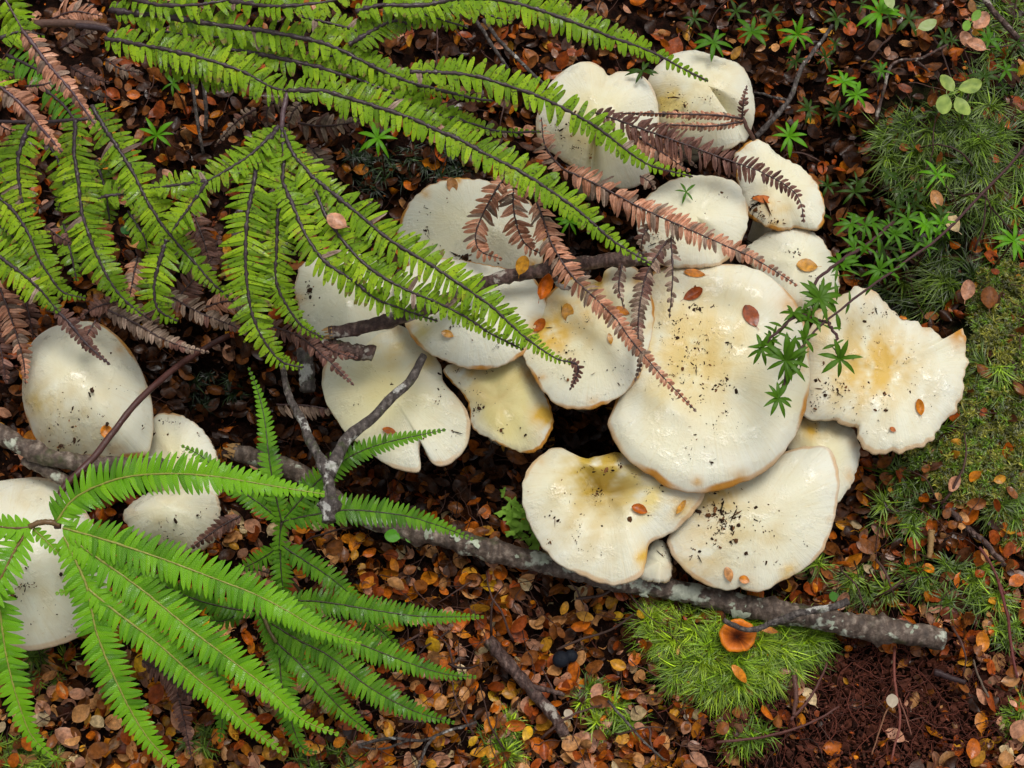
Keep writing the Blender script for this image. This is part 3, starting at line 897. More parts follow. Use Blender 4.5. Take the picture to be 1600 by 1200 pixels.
branch("forked_twig", "pale grey forked twig standing in front of the notched cream mushroom", "twig",
       [(441, 571), (450, 612), (470, 655), (486, 692), (507, 732), (514, 757), (514, 815)], [.085, .10, .11, .117, .122, .125, .13], 4, 9, M_TWIG, n=52, seed=12, knots=4,
       side=(("fork", [(513, 745), (524, 722), (544, 686), (582, 655), (610, 623), (639, 597), (662, 556)], [.124, .120, .112, .105, .10, .096, .09], 9, 6),))
branch("left_branch", "thick grey-brown branch running under the egg-shaped mushroom", "branch",
       [(-60, 640), (-20, 664), (30, 696), (80, 716), (140, 724), (200, 727), (265, 730)], [.066, .066, .066, .066, .064, .060, .05], 14, 11, M_BARK, n=48, seed=14, knots=2,
       side=(("side_branch", [(40, 716), (78, 738), (108, 755)], [.060, .060, .060], 10, 9),))
branch("hollow_stub", "short broken grey twig stub pointing down beside the forked twig", "twig",
       [(476, 545), (479, 575), (481, 612)], [.06, .058, .056], 12, 12, M_TWIG, n=16, seed=17)
branch("dark_twig", "smooth dark brown twig with a side spur in the leaf litter", "twig",
       [(762, 1000), (795, 1040), (828, 1078), (858, 1112), (882, 1150)], .011, 10, 8, M_BARKD, n=36, seed=21,
       side=(("spur", [(826, 1072), (855, 1078), (882, 1086)], [.011, .013, .014], 5, 3),))
branch("small_twig", "crooked thin twig lying over the long fallen branch near its thick end", "twig",
       [(1130, 968), (1150, 980), (1178, 986), (1220, 971), (1265, 956), (1300, 950), (1325, 939)], [.042, .042, .041, .040, .040, .039, .038], 3.5, 5.5, M_TWIG, n=36, seed=23, knots=2)
branch("black_twig", "thin blackish twig lying on the moss near the frayed white mushroom", "twig",
       [(1475, 790), (1515, 826), (1552, 862), (1570, 884)], [.016, .015, .013, .012], 5, 4, M_BARKD, n=30, seed=25)
branch("arched_twig", "brown arched twig rising beside the topmost speckled mushroom", "twig",
       [(1180, 215), (1212, 185), (1237, 150), (1250, 110), (1275, 75), (1300, 40)], [.04, .045, .045, .04, .03, .02], 4.5, 3, M_TWIG, n=36, seed=27,
       side=(("side_twig", [(1178, 145), (1205, 152), (1232, 158)], [.03, .04, .045], 2, 2.5),))
branch("straight_stalk", "straight pale brown dead stalk pointing at the two-lobed mushroom", "stalk",
       [(755, 30), (790, 72), (818, 100), (848, 130)], [.05, .045, .04, .035], 3.2, 3, M_TWIG, n=20, seed=29)
branch("straight_stalk", "mottled dead stalk lying beside the straight pale brown one", "stalk",
       [(738, 26), (758, 55), (778, 84), (794, 108)], [.04, .035, .03, .025], 3.2, 2.6, M_TWIG, n=20, seed=30)
branch("corner_twig", "purple-brown twig slanting through the moss by the yellow-green seedlings", "twig",
       [(1525, -20), (1550, 15), (1578, 45), (1612, 80)], [.03, .03, .028, .025], 5, 4.5, M_BARKD, n=24, seed=31)
branch("upright_stem", "pair-leading thin brown stem standing among leaves under the speckled fern", "stem",
       [(300, 118), (306, 170), (312, 215), (318, 240)], [.04, .03, .02, .01], 2.8, 2.6, M_TWIG, n=16, seed=33)
branch("upright_stem", "greyish stem standing close behind the thin brown one", "stem",
       [(316, 110), (321, 160), (322, 205)], [.035, .025, .01], 3.4, 3.2, M_TWIG, n=16, seed=34)
branch("pale_straw", "thin pale straw lying beyond the moss tufts in the litter", "straw",
       [(950, 1095), (985, 1135), (1038, 1188)], .012, 2, 1.6, M_TWIG, n=16, seed=35)
branch("forked_rootlet", "thin branching grey rootlet on the litter below the bright fern tips", "twig",
       [(560, 1165), (610, 1152), (660, 1156), (700, 1142), (745, 1128)], .012, 2.4, 2, M_TWIG, n=30, seed=36,
       side=(("fork", [(680, 1150), (668, 1165), (655, 1195), (650, 1210)], [.012, .012, .011, .01], 2.4, 2), ("fork", [(640, 1156), (600, 1170), (560, 1168)], [.012, .012, .012], 1.8, 1.4)))
branch("moss_twig", "bare thin twig crossing the dark litter near the four-leaved seedling", "twig",
       [(1368, 190), (1380, 140), (1395, 98), (1440, 90), (1480, 70)], [.012, .02, .025, .026, .024], 3, 2, M_BARKD, n=30, seed=37,
       side=(("fork", [(1430, 92), (1450, 110), (1468, 128)], [.026, .02, .015], 2.2, 1.6),))

# ------------------------------------------------------------------ ferns
def leaflet_template(kind, seed):
    r = np.random.default_rng(seed)
    sweep = r.uniform(.0, .12)
    if kind == 'g':
        ys = np.array([0, .2, .45, .7, .88, .97, 1.0])
        ws = np.array([1.0, 1.0, .94, .82, .58, .30, .04]) * .5
        drop = r.uniform(.04, .16)
        roll = .16
    elif kind == 'f':
        ys = np.array([0, .18, .42, .66, .84, .95, 1.0])
        ws = np.array([1.16, 1.04, .93, .76, .50, .24, .03]) * .5
        drop = r.uniform(.03, .14)
        roll = .14
        sweep = r.uniform(.18, .42)
    else:
        ys = np.array([0, .2, .45, .7, .88, 1.0])
        ws = np.array([.75, .95, .92, .75, .48, .05]) * .5
        drop = r.uniform(.08, .5)
        roll = r.uniform(.3, .75)
        sweep = r.uniform(0, .4)
    V, C = [], []
    for y, w in zip(ys, ws):
        z = -drop * y * y + .05 * math.sin(y * 3.1)
        tw = r.normal(0, .18 if kind == 'd' else .03)
        for s in (-1, 0, 1):
            V.append((s * w, y, z - roll * .22 * s * s + (.0 if s else -.02) + tw * s * w))
            C.append((abs(s), y, 0))
    V, C = np.array(V), np.array(C, float)
    V[:, 0] += sweep * V[:, 1] ** 2 * .6
    Q = []
    for i in range(len(ys) - 1):
        for j in range(2):
            k = i * 3 + j
            Q.append((k, k + 1, k + 4, k + 3))
    return V, np.array(Q), C


LT = {'f': [leaflet_template('f', 20 + i) for i in range(6)], 'g': [leaflet_template('g', 40 + i) for i in range(6)], 'd': [leaflet_template('d', 60 + i) for i in range(7)]}
LMESH = {}


def leaflet_mesh(kind, v, mat):
    k = (kind, v, mat.name)
    if k not in LMESH:
        V, Q, C = LT[kind][v]
        me = new_mesh("leaflet", V, Q, None, C)
        me.materials.append(mat)
        LMESH[k] = me
    return LMESH[k]


class Frond:
    def __init__(self, name, label, hub_px, hub_z, mat, kind='g', ribcol=(.045, .022, .02), limit=300, group=None, seed=0):
        self.root = thing(name, P(hub_px, hub_z)[0], label, "fern frond", group)
        self.mat, self.kind, self.rib, self.limit = mat, kind, np.array(ribcol), limit
        self.items = []
        self.r = np.random.default_rng(seed + 100)

    def stem(self, name, pts, z, r0, r1, col=None):
        mb = MB()
        C = px_curve(pts, z, 30, .0001, 5)
        tube(mb, C, np.linspace(r0, r1, 30) * PX, 8, self.rib if col is None else col, .12)
        return obj(name, mb, M_RIB_D, self.root)

    def pinna(self, pts, z0, z1, hw, pitch=8.5, arch=.006, roll=0.0, ribw=2.0, gap=.08, taper=.42, miss=.0, lift=.12, both=(1, 1), start=.0, tipw=.10, mat=None, ribcol=None, base=.55, ang=72):
        r = self.r
        pts = np.asarray(pts, float)
        m = len(pts)
        s = np.linspace(0, 1, m)
        C2 = catmull(np.column_stack([pts, s]), 12)
        C2, Lpx = resample(C2, max(24, int(len(C2))))
        ss = np.linspace(0, 1, len(C2))
        zz = z0 + (z1 - z0) * ss + arch * np.sin(math.pi * ss)
        W = P(C2[:, :2], zz)
        n = len(W)
        T = np.gradient(W, axis=0)
        T /= np.linalg.norm(T, axis=1)[:, None]
        sc = np.linalg.norm(W - CAMP, axis=1).mean() * PX
        mb = MB()
        rc = self.rib if ribcol is None else np.array(ribcol)
        tube(mb, W, ribw * (1.3 if self.mat.name == 'speckled_fern' else 1.0) * sc * np.linspace(1.0, .45, n) * (1 + .3 * (self.mat.name == 'speckled_fern') * np.clip(r.normal(0, .6, n), -.8, 1.5)), 6, rc, .45, seed=int(r.integers(1e6)))
        pin = obj("pinna", mb, M_RIB_D, self.root, origin=W[0])
        k = int(Lpx / pitch)
        mat = mat or self.mat
        for i in range(k):
            u = start + (1 - start) * (i + .5) / k
            f = u * (n - 1)
            a = int(f)
            b = min(a + 1, n - 1)
            q = W[a] + (W[b] - W[a]) * (f - a)
            t = T[a] + (T[b] - T[a]) * (f - a)
            t = t / np.linalg.norm(t)
            up = np.array([0, -.18, 1.0])
            side = np.cross(t, up)
            side /= np.linalg.norm(side)
            nz = np.cross(side, t)
            cr, sr = math.cos(roll), math.sin(roll)
            side, nz = side * cr + nz * sr, nz * cr - side * sr
            pr = min(1, base + (1 - base) * u / .14)
            if u > taper:
                pr *= 1 - (1 - tipw) * ((u - taper) / (1 - taper)) ** 1.35
            for sg in (-1, 1):
                if not both[0 if sg < 0 else 1] or r.random() < miss:
                    continue
                A = math.radians(ang + r.normal(0, 6.0 if self.mat.name == 'speckled_fern' else 3.0)) - (.25 * max(0, u - .6))
                L = hw * (1.12 if self.mat.name == 'speckled_fern' else 1.04) * sc * pr * (r.uniform(.80, 1.1) if self.mat.name == 'speckled_fern' or self.kind == 'd' else r.uniform(.93, 1.06)) / math.sin(A)
                wd = pitch * sc * (1 - gap) * (1 if u < .8 else 1 - .35 * (u - .8) / .2) * 1.06
                y = t * math.cos(A) + side * sg * math.sin(A)
                old = self.mat.name == 'speckled_fern'
                li = lift * .7 + r.normal(0, .15 if self.kind == 'd' else .12 if old else .06)
                y = y * math.cos(li) + nz * math.sin(li)
                x = np.cross(y, nz)
                x /= np.linalg.norm(x)
                zx = np.cross(x, y)
                tw = r.normal(0, .2 if self.kind == 'd' else .17 if old else .09)
                x, zx = x * math.cos(tw) + zx * math.sin(tw), zx * math.cos(tw) - x * math.sin(tw)
                M = np.eye(4)
                M[:3, 0] = x * wd * (1 if np.dot(x, t) > 0 else -1)     # swept towards the tip
                M[:3, 1] = y * L
                M[:3, 2] = zx * L
                M[:3, 3] = q + y * 0.0 + nz * ribw * sc * .2
                self.items.append((L * wd, pin, M, int(r.integers(len(LT[self.kind]))), M_GREYD if old and mat is M_OLD and r.random() < .012 else M_GREYD if mat is M_PINK and self.kind == 'd' and r.random() < .16 else M_DARKD if mat is M_GREYD and r.random() < .2 else mat))
        return pin

    def done(self):
        it = sorted(self.items, key=lambda e: -e[0])
        for _, pin, M, v, mat in it[:self.limit]:
            o = bpy.data.objects.new("leaflet", leaflet_mesh(self.kind, v, mat))
            COL.objects.link(o)
            o.parent = pin
            M2 = M.copy()
            M2[:3, 3] -= wloc(pin)
            o.matrix_basis = Matrix(M2)
        rest = it[self.limit:]
        if rest:
            by = {}
            for _, pin, M, v, mat in rest:
                by.setdefault((mat.name, v), (mat, v, []))[2].append(M)
            mats = []
            mb = MB()
            mi = []
            for mat, v, Ms in by.values():
                V, Q, C = scatter(*LT[self.kind][v], np.array(Ms))
                if mat not in mats:
                    mats.append(mat)
                mb.add(V, Q, None, C)
                mi += [mats.index(mat)] * len(Q)
            me = mb.mesh("small_leaflets", wloc(self.root))
            for mt in mats:
                me.materials.append(mt)
            if len(mats) > 1:
                me.polygons.foreach_set("material_index", np.array(mi, np.int32))
            tag(link("leaflet_fringe", me, None, self.root, wloc(self.root)), kind='stuff')


GF = "green fern fronds"
GD = "dead brown fern fronds"
# A: the fresh bright frond
A = Frond("fern_frond", "glossy bright green fern frond with yellow midribs fanning from one hub", (95, 825), .115, M_FRESH, 'f', ribcol=(.30, .30, .05), group=GF, seed=1)
A.stem("stalk", [(357, 524), (310, 550), (260, 586), (215, 627), (180, 671), (150, 711), (125, 737), (95, 770), (90, 825)], [.05, .065, .085, .098, .105, .11, .113, .112, .114], 4.5, 5, (.075, .024, .018))
A.stem("side_stalk", [(95, 820), (70, 815), (46, 823)], [.115, .115, .114], 4, 4, (.16, .09, .03))
A.pinna([(88, 815), (120, 776), (185, 748), (260, 740), (340, 745), (430, 760), (518, 774)], .117, .128, 34, 9.6, .012, ribw=1.8, lift=.16, taper=.35, base=.8)
A.pinna([(98, 825), (160, 842), (250, 872), (330, 902), (395, 927), (450, 955), (500, 984), (565, 1006)], .116, .085, 32, 9.6, .010, ribw=1.8, lift=.15, taper=.55)
A.pinna([(103, 835), (150, 870), (220, 920), (300, 985), (370, 1038), (424, 1080), (474, 1125), (530, 1148)], .115, .062, 33, 9.6, .010, ribw=1.8, lift=.12, taper=.45)
A.pinna([(138, 920), (180, 955), (240, 1000), (300, 1053), (345, 1092), (390, 1135), (447, 1179)], .108, .052, 30, 9.4, .008, ribw=1.8, lift=.12, taper=.42)
A.pinna([(100, 838), (120, 880), (137, 921), (150, 985), (175, 1050), (203, 1108), (235, 1158), (290, 1215)], .115, .055, 31, 9.6, .008, ribw=2.2, lift=.10, taper=.52)
A.pinna([(50, 823), (20, 825), (-40, 818)], .114, .115, 20, 11, .002, gap=.14, ribw=1.8, taper=.9, ribcol=(.16, .09, .03))
A.pinna([(43, 828), (20, 866), (2, 902), (-25, 945)], .114, .108, 28, 10.5, .002, gap=.12, ribw=2.4, taper=.8, ribcol=(.20, .12, .03))
A.pinna([(-14, 890), (0, 960), (11, 1030), (28, 1095), (50, 1150), (88, 1187)], .105, .055, 30, 9.6, .006, ribw=1.8, taper=.4)
A.pinna([(52, 826), (75, 848), (97, 870)], .112, .106, 11, 8, 0, ribw=1.5, taper=.5)
A.pinna([(132, 918), (110, 922), (86, 928)], .100, .098, 12, 7, 0, ribw=1.2, taper=.2)
A.done()

# B: the smaller frond with dark midribs behind it
B = Frond("fern_frond", "mid-green fern frond with dark midribs, one pinna standing upright in the dark gap", (439, 815), .082, M_MIDF, 'f', ribcol=(.045, .04, .015), group=GF, seed=2)
B.stem("stalk", [(470, 925), (445, 890), (437, 855), (440, 815)], [.045, .06, .07, .082], 2.4, 2.4, (.06, .05, .02))
B.pinna([(440, 815), (430, 770), (421, 720), (414, 660), (404, 615), (388, 573)], .083, .095, 19, 7.6, .012, ribw=1.4, lift=.1, taper=.3)
B.pinna([(442, 812), (470, 781), (503, 746), (550, 712), (602, 692), (697, 671)], .083, .112, 22, 7.8, .006, ribw=1.4, lift=.15, taper=.35)
B.pinna([(442, 815), (480, 806), (540, 797), (600, 801), (642, 808), (690, 823), (740, 843)], .083, .062, 25, 7.9, .012, ribw=1.5, lift=.16, taper=.38)
B.pinna([(437, 812), (410, 790), (386, 773), (350, 745), (315, 713), (283, 696)], .083, .095, 19, 7.5, .006, ribw=1.4, lift=.1, taper=.45)
B.pinna([(440, 812), (437, 840), (436, 858)], .082, .074, 12, 7.5, 0, ribw=1.4, taper=.9)
B.pinna([(437, 855), (440, 900), (446, 955)], .072, .05, 18, 7.5, .003, ribw=1.4, taper=.5)
B.pinna([(435, 855), (415, 869), (388, 884), (360, 893)], .072, .052, 17, 7.4, .003, ribw=1.3, taper=.4)
B.pinna([(441, 853), (470, 872), (510, 898), (545, 926), (575, 950)], .072, .048, 19, 7.6, .005, ribw=1.4, taper=.5)
B.pinna([(446, 938), (500, 940), (547, 947), (602, 956), (660, 963), (757, 964)], .060, .045, 22, 7.6, .010, ribw=1.5, lift=.16, taper=.42)
B.pinna([(540, 935), (575, 968), (600, 990), (628, 1016)], .045, .025, 17, 7.6, .003, ribw=1.3, taper=.4)
B.done()

Cc = Frond("fern_frond", "green fern frond with black midribs spreading out from under the glossy bright one", (406, 955), .070, M_MIDF, 'f', ribcol=(.055, .04, .015), group=GF, seed=3)
Cc.stem("stalk", [(335, 978), (352, 962), (372, 948), (405, 955), (420, 985), (432, 1004)], [.05, .06, .066, .07, .07, .07], 2.6, 2.4, (.14, .10, .03))
Cc.pinna([(410, 940), (455, 960), (500, 982), (559, 1005), (645, 1038), (700, 1054), (745, 1058)], .074, .045, 23, 7.6, .010, ribw=1.5, lift=.15, taper=.5)
Cc.pinna([(425, 975), (470, 1002), (513, 1024), (576, 1073), (645, 1110), (711, 1130)], .070, .038, 25, 7.8, .010, ribw=1.5, lift=.15, taper=.5)
Cc.pinna([(432, 1004), (461, 1030), (501, 1073), (539, 1113), (589, 1153)], .068, .036, 22, 7.6, .008, ribw=1.5, lift=.12, taper=.45)
Cc.pinna([(406, 955), (432, 1004), (441, 1073), (455, 1127), (472, 1168), (496, 1176)], .070, .035, 22, 7.6, .006, ribw=1.6, taper=.55)
Cc.pinna([(335, 1000), (338, 1040), (347, 1119), (343, 1160)], .055, .035, 16, 7.4, .004, ribw=1.4, taper=.6)
Cc.pinna([(400, 955), (362, 951), (310, 938), (262, 918), (205, 888)], .068, .085, 18, 7.4, .004, ribw=1.4, taper=.6)
Cc.pinna([(380, 955), (350, 970), (320, 968)], .062, .056, 15, 7.4, .002, ribw=1.4, taper=.5)
Cc.done()

# D: long speckled pinnae sweeping to the right at the top
D = Frond("fern_frond", "old speckled fern frond of long pinnae sweeping over the top of the mushrooms", (164, 45), .160, M_OLD, ribcol=(.05, .028, .03), group=GF, seed=4)
D.stem("stalk", [(120, 40), (164, 45), (180, 62)], [.155, .16, .16], 4.5, 4)
D.pinna([(600, 8), (660, 8), (720, -2), (780, 0), (830, 12), (900, 36), (960, 60), (1016, 80), (1072, 110), (1106, 127)], .185, .140, 27, 9.2, .012, ribw=2.8, lift=.1, taper=.55, miss=.02)
D.pinna([(640, 112), (700, 114), (744, 119), (800, 136), (850, 154), (900, 180), (940, 204), (994, 246), (1027, 262), (1082, 276)], .170, .115, 27, 9.4, .012, ribw=2.6, lift=.1, taper=.5, miss=.03)
D.pinna([(170, 16), (270, 27), (320, 36), (420, 50), (500, 66), (540, 82), (600, 112), (640, 128), (680, 139), (732, 152), (770, 158)], .168, .140, 28, 9.2, .012, ribw=3.8, lift=.1, taper=.5, miss=.12)
D.pinna([(340, 74), (410, 86), (480, 100), (520, 112), (560, 124), (620, 148), (696, 178), (740, 194), (785, 206), (845, 206)], .160, .125, 23, 8.8, .010, ribw=2.8, lift=.1, taper=.5, miss=.06)
D.pinna([(164, 60), (220, 70), (280, 82), (320, 92), (380, 112), (420, 134), (450, 143)], .162, .152, 29, 9.0, .008, ribw=3.0, lift=.1, taper=.8, miss=.06, tipw=.6)
D.pinna([(448, 142), (500, 141), (540, 152), (580, 164), (640, 184), (680, 202), (720, 219), (760, 241), (810, 266), (850, 291), (900, 326), (930, 352), (962, 379), (1018, 413)], .154, .118, 29, 9.2, .012, ribw=3.2, lift=.12, taper=.62, miss=.02)
D.pinna([(555, 18), (600, 8), (640, 16), (690, 31), (732, 43)], .176, .160, 24, 8.6, .006, ribw=2.6, taper=.45, miss=.1)
D.pinna([(545, 70), (580, 49), (615, 33), (650, 40)], .166, .166, 24, 8.6, .003, ribw=3.0, taper=.6, miss=.1)
D.pinna([(190, -8), (250, 8), (320, 6), (380, -6)], .172, .176, 24, 8.8, .004, ribw=3, taper=.8, miss=.08)
D.pinna([(360, 2), (430, 10), (500, 4), (560, -10)], .176, .180, 22, 8.8, .004, ribw=3, taper=.8, miss=.1)
for q, h in (([(225, 44), (300, 56), (370, 62), (440, 82)], 26), ([(470, 26), (530, 40), (585, 58)], 22), ([(500, 84), (560, 98), (610, 128), (660, 160)], 20), ([(250, 100), (320, 118), (380, 140)], 20), ([(600, 150), (660, 170), (720, 190)], 20), ([(700, -6), (760, 22), (800, 34)], 18)):
    D.pinna(q, .150, .142, h, 8.8, .004, ribw=2.2, taper=.6, miss=.12)
D.done()

E = Frond("fern_frond", "speckled yellow-green fern frond whose pinnae fan downward from a dark stalk", (440, 196), .150, M_OLD, ribcol=(.045, .025, .028), group=GF, seed=5)
E.stem("stalk", [(449, 145), (443, 172), (440, 200)], [.153, .152, .150], 4.0, 3.6, (.10, .055, .06))
E.pinna([(436, 197), (400, 235), (360, 262), (324, 283)], .150, .150, 24, 7.4, .0, ribw=2.8, taper=.95, both=(1, 1), base=.2, miss=.12, tipw=.9)
E.pinna([(324, 283), (285, 288), (235, 294)], .150, .146, 22, 7.8, .0, ribw=2.4, taper=.5)
E.pinna([(324, 283), (300, 318), (284, 340), (268, 362)], .150, .142, 25, 8.4, .0, ribw=2.8, taper=.7)
E.pinna([(432, 205), (406, 240), (396, 290), (388, 330), (384, 380), (385, 430), (394, 490), (414, 534), (440, 565), (474, 574)], .150, .100, 36, 7.4, .008, ribw=3.0, taper=.55, lift=.1, miss=.01)
E.pinna([(440, 198), (444, 240), (440, 300), (434, 340), (432, 390), (431, 434), (442, 467), (470, 507), (505, 529)], .150, .105, 29, 7.4, .008, ribw=2.8, taper=.55, lift=.1, base=.3)
E.pinna([(442, 285), (460, 326), (476, 364), (500, 400), (520, 418), (555, 440), (585, 465), (631, 484), (684, 502)], .150, .118, 27, 7.8, .008, ribw=2.6, taper=.5, lift=.1)
E.pinna([(444, 205), (458, 240), (486, 274), (496, 306), (510, 338), (536, 376), (566, 409), (600, 434), (640, 455), (684, 473), (732, 498), (768, 522), (818, 546)], .150, .120, 29, 7.8, .008, ribw=2.7, taper=.45, lift=.1, base=.4)
E.pinna([(488, 276), (520, 302), (560, 334), (600, 368), (640, 394), (680, 418), (706, 436), (735, 455), (773, 483), (817, 524), (865, 558), (892, 566)], .150, .118, 29, 7.4, .010, ribw=2.6, taper=.6, lift=.1)
E.pinna([(886, 563), (903, 572), (900, 590), (890, 610)], .118, .105, 9, 6, 0, ribw=1.5, mat=M_DARKD, taper=.3)
E.done()

F = Frond("fern_frond", "speckled fern frond with drooping pinnae hanging over the egg-shaped mushroom", (100, 185), .150, M_OLD, ribcol=(.045, .025, .028), group=GF, seed=6)
F.stem("stalk", [(-20, 190), (45, 190), (118, 188), (150, 182)], [.14, .146, .15, .15], 2.6, 2.6)
F.pinna([(118, 188), (116, 240), (122, 280), (128, 330), (138, 364), (152, 400), (170, 436), (192, 466), (222, 492)], .150, .110, 31, 7.4, .006, ribw=2.8, taper=.55, lift=.1, miss=.03)
F.pinna([(143, 165), (165, 202), (190, 240), (210, 274), (230, 314), (254, 352), (282, 386), (310, 417), (330, 440), (362, 468)], .152, .108, 29, 7.5, .006, ribw=2.8, taper=.55, lift=.1, miss=.02)
F.pinna([(260, 374), (246, 420), (241, 450), (243, 472), (252, 488), (278, 502)], .130, .104, 28, 7.8, .003, ribw=2.8, taper=.5)
F.pinna([(45, 195), (30, 240), (29, 275), (34, 310), (46, 345)], .148, .135, 29, 7.4, .003, ribw=3.2, taper=.6, miss=.03)
F.pinna([(-10, 300), (20, 328), (44, 364), (60, 402), (76, 428), (98, 456), (134, 466)], .142, .112, 26, 7.4, .004, ribw=2.4, taper=.45, miss=.03)
F.pinna([(-40, 380), (0, 402), (30, 424), (60, 450), (76, 468), (92, 488)], .135, .112, 27, 7.8, .004, ribw=2.6, taper=.6)
F.pinna([(88, 484), (111, 508), (134, 536), (172, 570)], .112, .098, 14, 7, .0, ribw=2.2, mat=M_DARKD, taper=.1)
F.pinna([(150, 309), (190, 303), (226, 300)], .138, .138, 22, 8, .0, ribw=2.4, taper=.6, miss=.05)
F.pinna([(70, 140), (100, 165), (122, 195)], .130, .136, 24, 8, .0, ribw=2.4, taper=.6, mat=M_MIDF)
F.pinna([(10, 85), (50, 105), (95, 128)], .120, .128, 24, 8, .0, ribw=2.4, taper=.6, mat=M_MIDF)
F.pinna([(-40, 100), (-5, 108), (22, 114)], .150, .150, 18, 9, .0, ribw=2.4, taper=.6)
F.pinna([(-30, 225), (0, 262), (20, 300)], .140, .138, 24, 8, .0, ribw=2.4, taper=.6)
for q, h in (([(0, 60), (30, 50), (70, 55)], 24), ([(70, 215), (90, 250), (100, 290), (90, 330)], 22), ([(150, 250), (165, 300), (172, 350)], 22), ([(100, 350), (112, 400), (120, 440)], 18), ([(200, 330), (225, 370), (232, 400)], 20), ([(-20, 340), (20, 370), (40, 410)], 20)):
    F.pinna(q, .128, .118, h, 7.5, .004, ribw=2.0, taper=.5, miss=.08)
F.done()

# browning fronds hanging in at the top left
for lab, top, low in (("drooping fern pinna, green at the top and pink-brown towards its tip", [(-15, -45), (5, -8), (36, 48)], [(34, 45), (75, 100), (110, 140), (135, 175), (148, 194)]),
                      ("wilted pink-brown fern pinna hanging in front of the green fern by the edge", [(-40, 95), (-20, 118), (2, 137)], [(-5, 130), (35, 165), (62, 197), (97, 238)])):
    f = Frond("browning_fern_frond", lab, top[0], .20, M_PINK, 'd', (.10, .05, .055), group="half-dead fern fronds", seed=len(lab))
    f.pinna(top, .205, .20, 26, 9, 0, ribw=2.4, taper=.95, mat=M_OLD, tipw=.9)
    f.pinna(low, .20, .185, 21, 9, .002, ribw=3.2, taper=.25, lift=-.25, gap=-.05, tipw=.2)
    f.done()


def dead(label, hub, z, mat, pinnae, seed, stems=(), rib=(.05, .02, .018), limit=300, name="dead_fern_frond"):
    f = Frond(name, label, hub, z, mat, 'd', rib, limit, GD, seed)
    for s in stems:
        f.stem("stalk", *s)
    for p in pinnae:
        kw = dict(ribw=1.7, lift=-.02, gap=.06, taper=.3, miss=.04, pitch=8, arch=.003, ang=66)
        kw.update(p[4] if len(p) > 4 else {})
        f.pinna(*p[:4], **kw)
    f.done()
    return f


dead("pink-brown dead fern frond with one long straight pinna crossing the largest mushroom", (880, 264), .122, M_PINK, [
    ([(880, 264), (940, 292), (1000, 324), (1060, 351), (1120, 378), (1180, 405), (1246, 446)], .122, .108, 26, dict(taper=.35)),
    ([(880, 264), (862, 245), (850, 222), (846, 184)], .122, .115, 20, dict(miss=.3, taper=.5)),
], 11)
dead("dark brown dead fern pinna curving across the cream mushroom with a scalloped rim", (930, 176), .112, M_DARKD, [
    ([(930, 176), (960, 186), (1016, 206), (1072, 226), (1140, 251), (1185, 267), (1230, 291), (1250, 314), (1256, 348)], .112, .092, 24, dict(taper=.5, lift=.05, gap=.2)),
], 12)
dead("folded narrow dead fern pinnae lying flat across the topmost mushroom with an upturned tip", (1175, 216), .100, M_PINK, [
    ([(1162, 186), (1120, 180), (1050, 178), (990, 177), (945, 178)], .100, .104, 9, dict(pitch=6, lift=-.5)),
    ([(1162, 190), (1110, 197), (1040, 195), (975, 200)], .098, .100, 9, dict(pitch=6, lift=-.5)),
    ([(1160, 184), (1161, 165), (1167, 133)], .102, .110, 10, dict(pitch=5, taper=.05, mat=M_DARKD)),
], 13, stems=(([(1178, 218), (1168, 200), (1160, 184)], [.085, .095, .10], 3, 3, (.15, .07, .05)),))
dead("crumpled pink-brown dead pinna between the two-lobed mushroom and the dented one", (985, 205), .108, M_PINK, [
    ([(985, 205), (1015, 226), (1045, 245), (1078, 268)], .106, .098, 22, dict(miss=.05, gap=-.1)),
    ([(1010, 222), (1050, 232), (1090, 262)], .100, .094, 14, dict(mat=M_GREYD)),
    ([(1000, 275), (1012, 282), (1024, 296)], .098, .092, 14, dict(mat=M_GREYD)),
], 14)
dead("pink-brown dead fern frond of three curling pinnae hanging over the broad pale mushroom", (800, 270), .120, M_PINK, [
    ([(790, 275), (772, 302), (752, 340), (743, 370), (752, 393), (785, 405)], .112, .096, 23, dict(taper=.5)),
    ([(804, 276), (802, 320), (810, 360), (824, 384), (848, 398)], .118, .100, 23, dict(taper=.55)),
    ([(826, 285), (836, 310), (848, 340), (860, 376), (880, 412), (900, 438), (930, 466), (962, 498), (989, 535), (1036, 589), (1088, 643)], .120, .096, 24, dict(taper=.22, arch=.006)),
], 15, stems=(([(800, 262), (812, 276), (828, 288)], [.12, .12, .12], 2.4, 2),))
dead("grey-brown shrivelled dead fern frond hanging between two white mushrooms", (1045, 368), .110, M_GREYD, [
    ([(1048, 370), (1051, 430), (1046, 497)], .110, .098, 14, dict(miss=.25, taper=.3)),
    ([(1042, 376), (1012, 424), (1000, 475), (997, 520), (1001, 565), (992, 596)], .110, .092, 17, dict(miss=.04, gap=.05)),
    ([(972, 412), (967, 448), (975, 482)], .104, .098, 11, dict(miss=.05)),
    ([(1018, 352), (1005, 368), (1002, 390)], .110, .104, 14, dict()),
], 16)
dead("grey dead fern frond drooping over the top of the egg-shaped mushroom", (170, 480), .100, M_GREYD, [
    ([(168, 484), (212, 505), (250, 527), (290, 543), (328, 551)], .104, .086, 19, dict()),
    ([(150, 500), (138, 520), (128, 545)], .100, .096, 16, dict(mat=M_DARKD)),
    ([(205, 480), (235, 500), (255, 520)], .098, .09, 18, dict()),
    ([(215, 400), (207, 440), (200, 480)], .108, .10, 18, dict(mat=M_PINK)),
    ([(185, 470), (150, 480), (120, 500)], .098, .094, 16, dict(mat=M_DARKD)),
], 17)
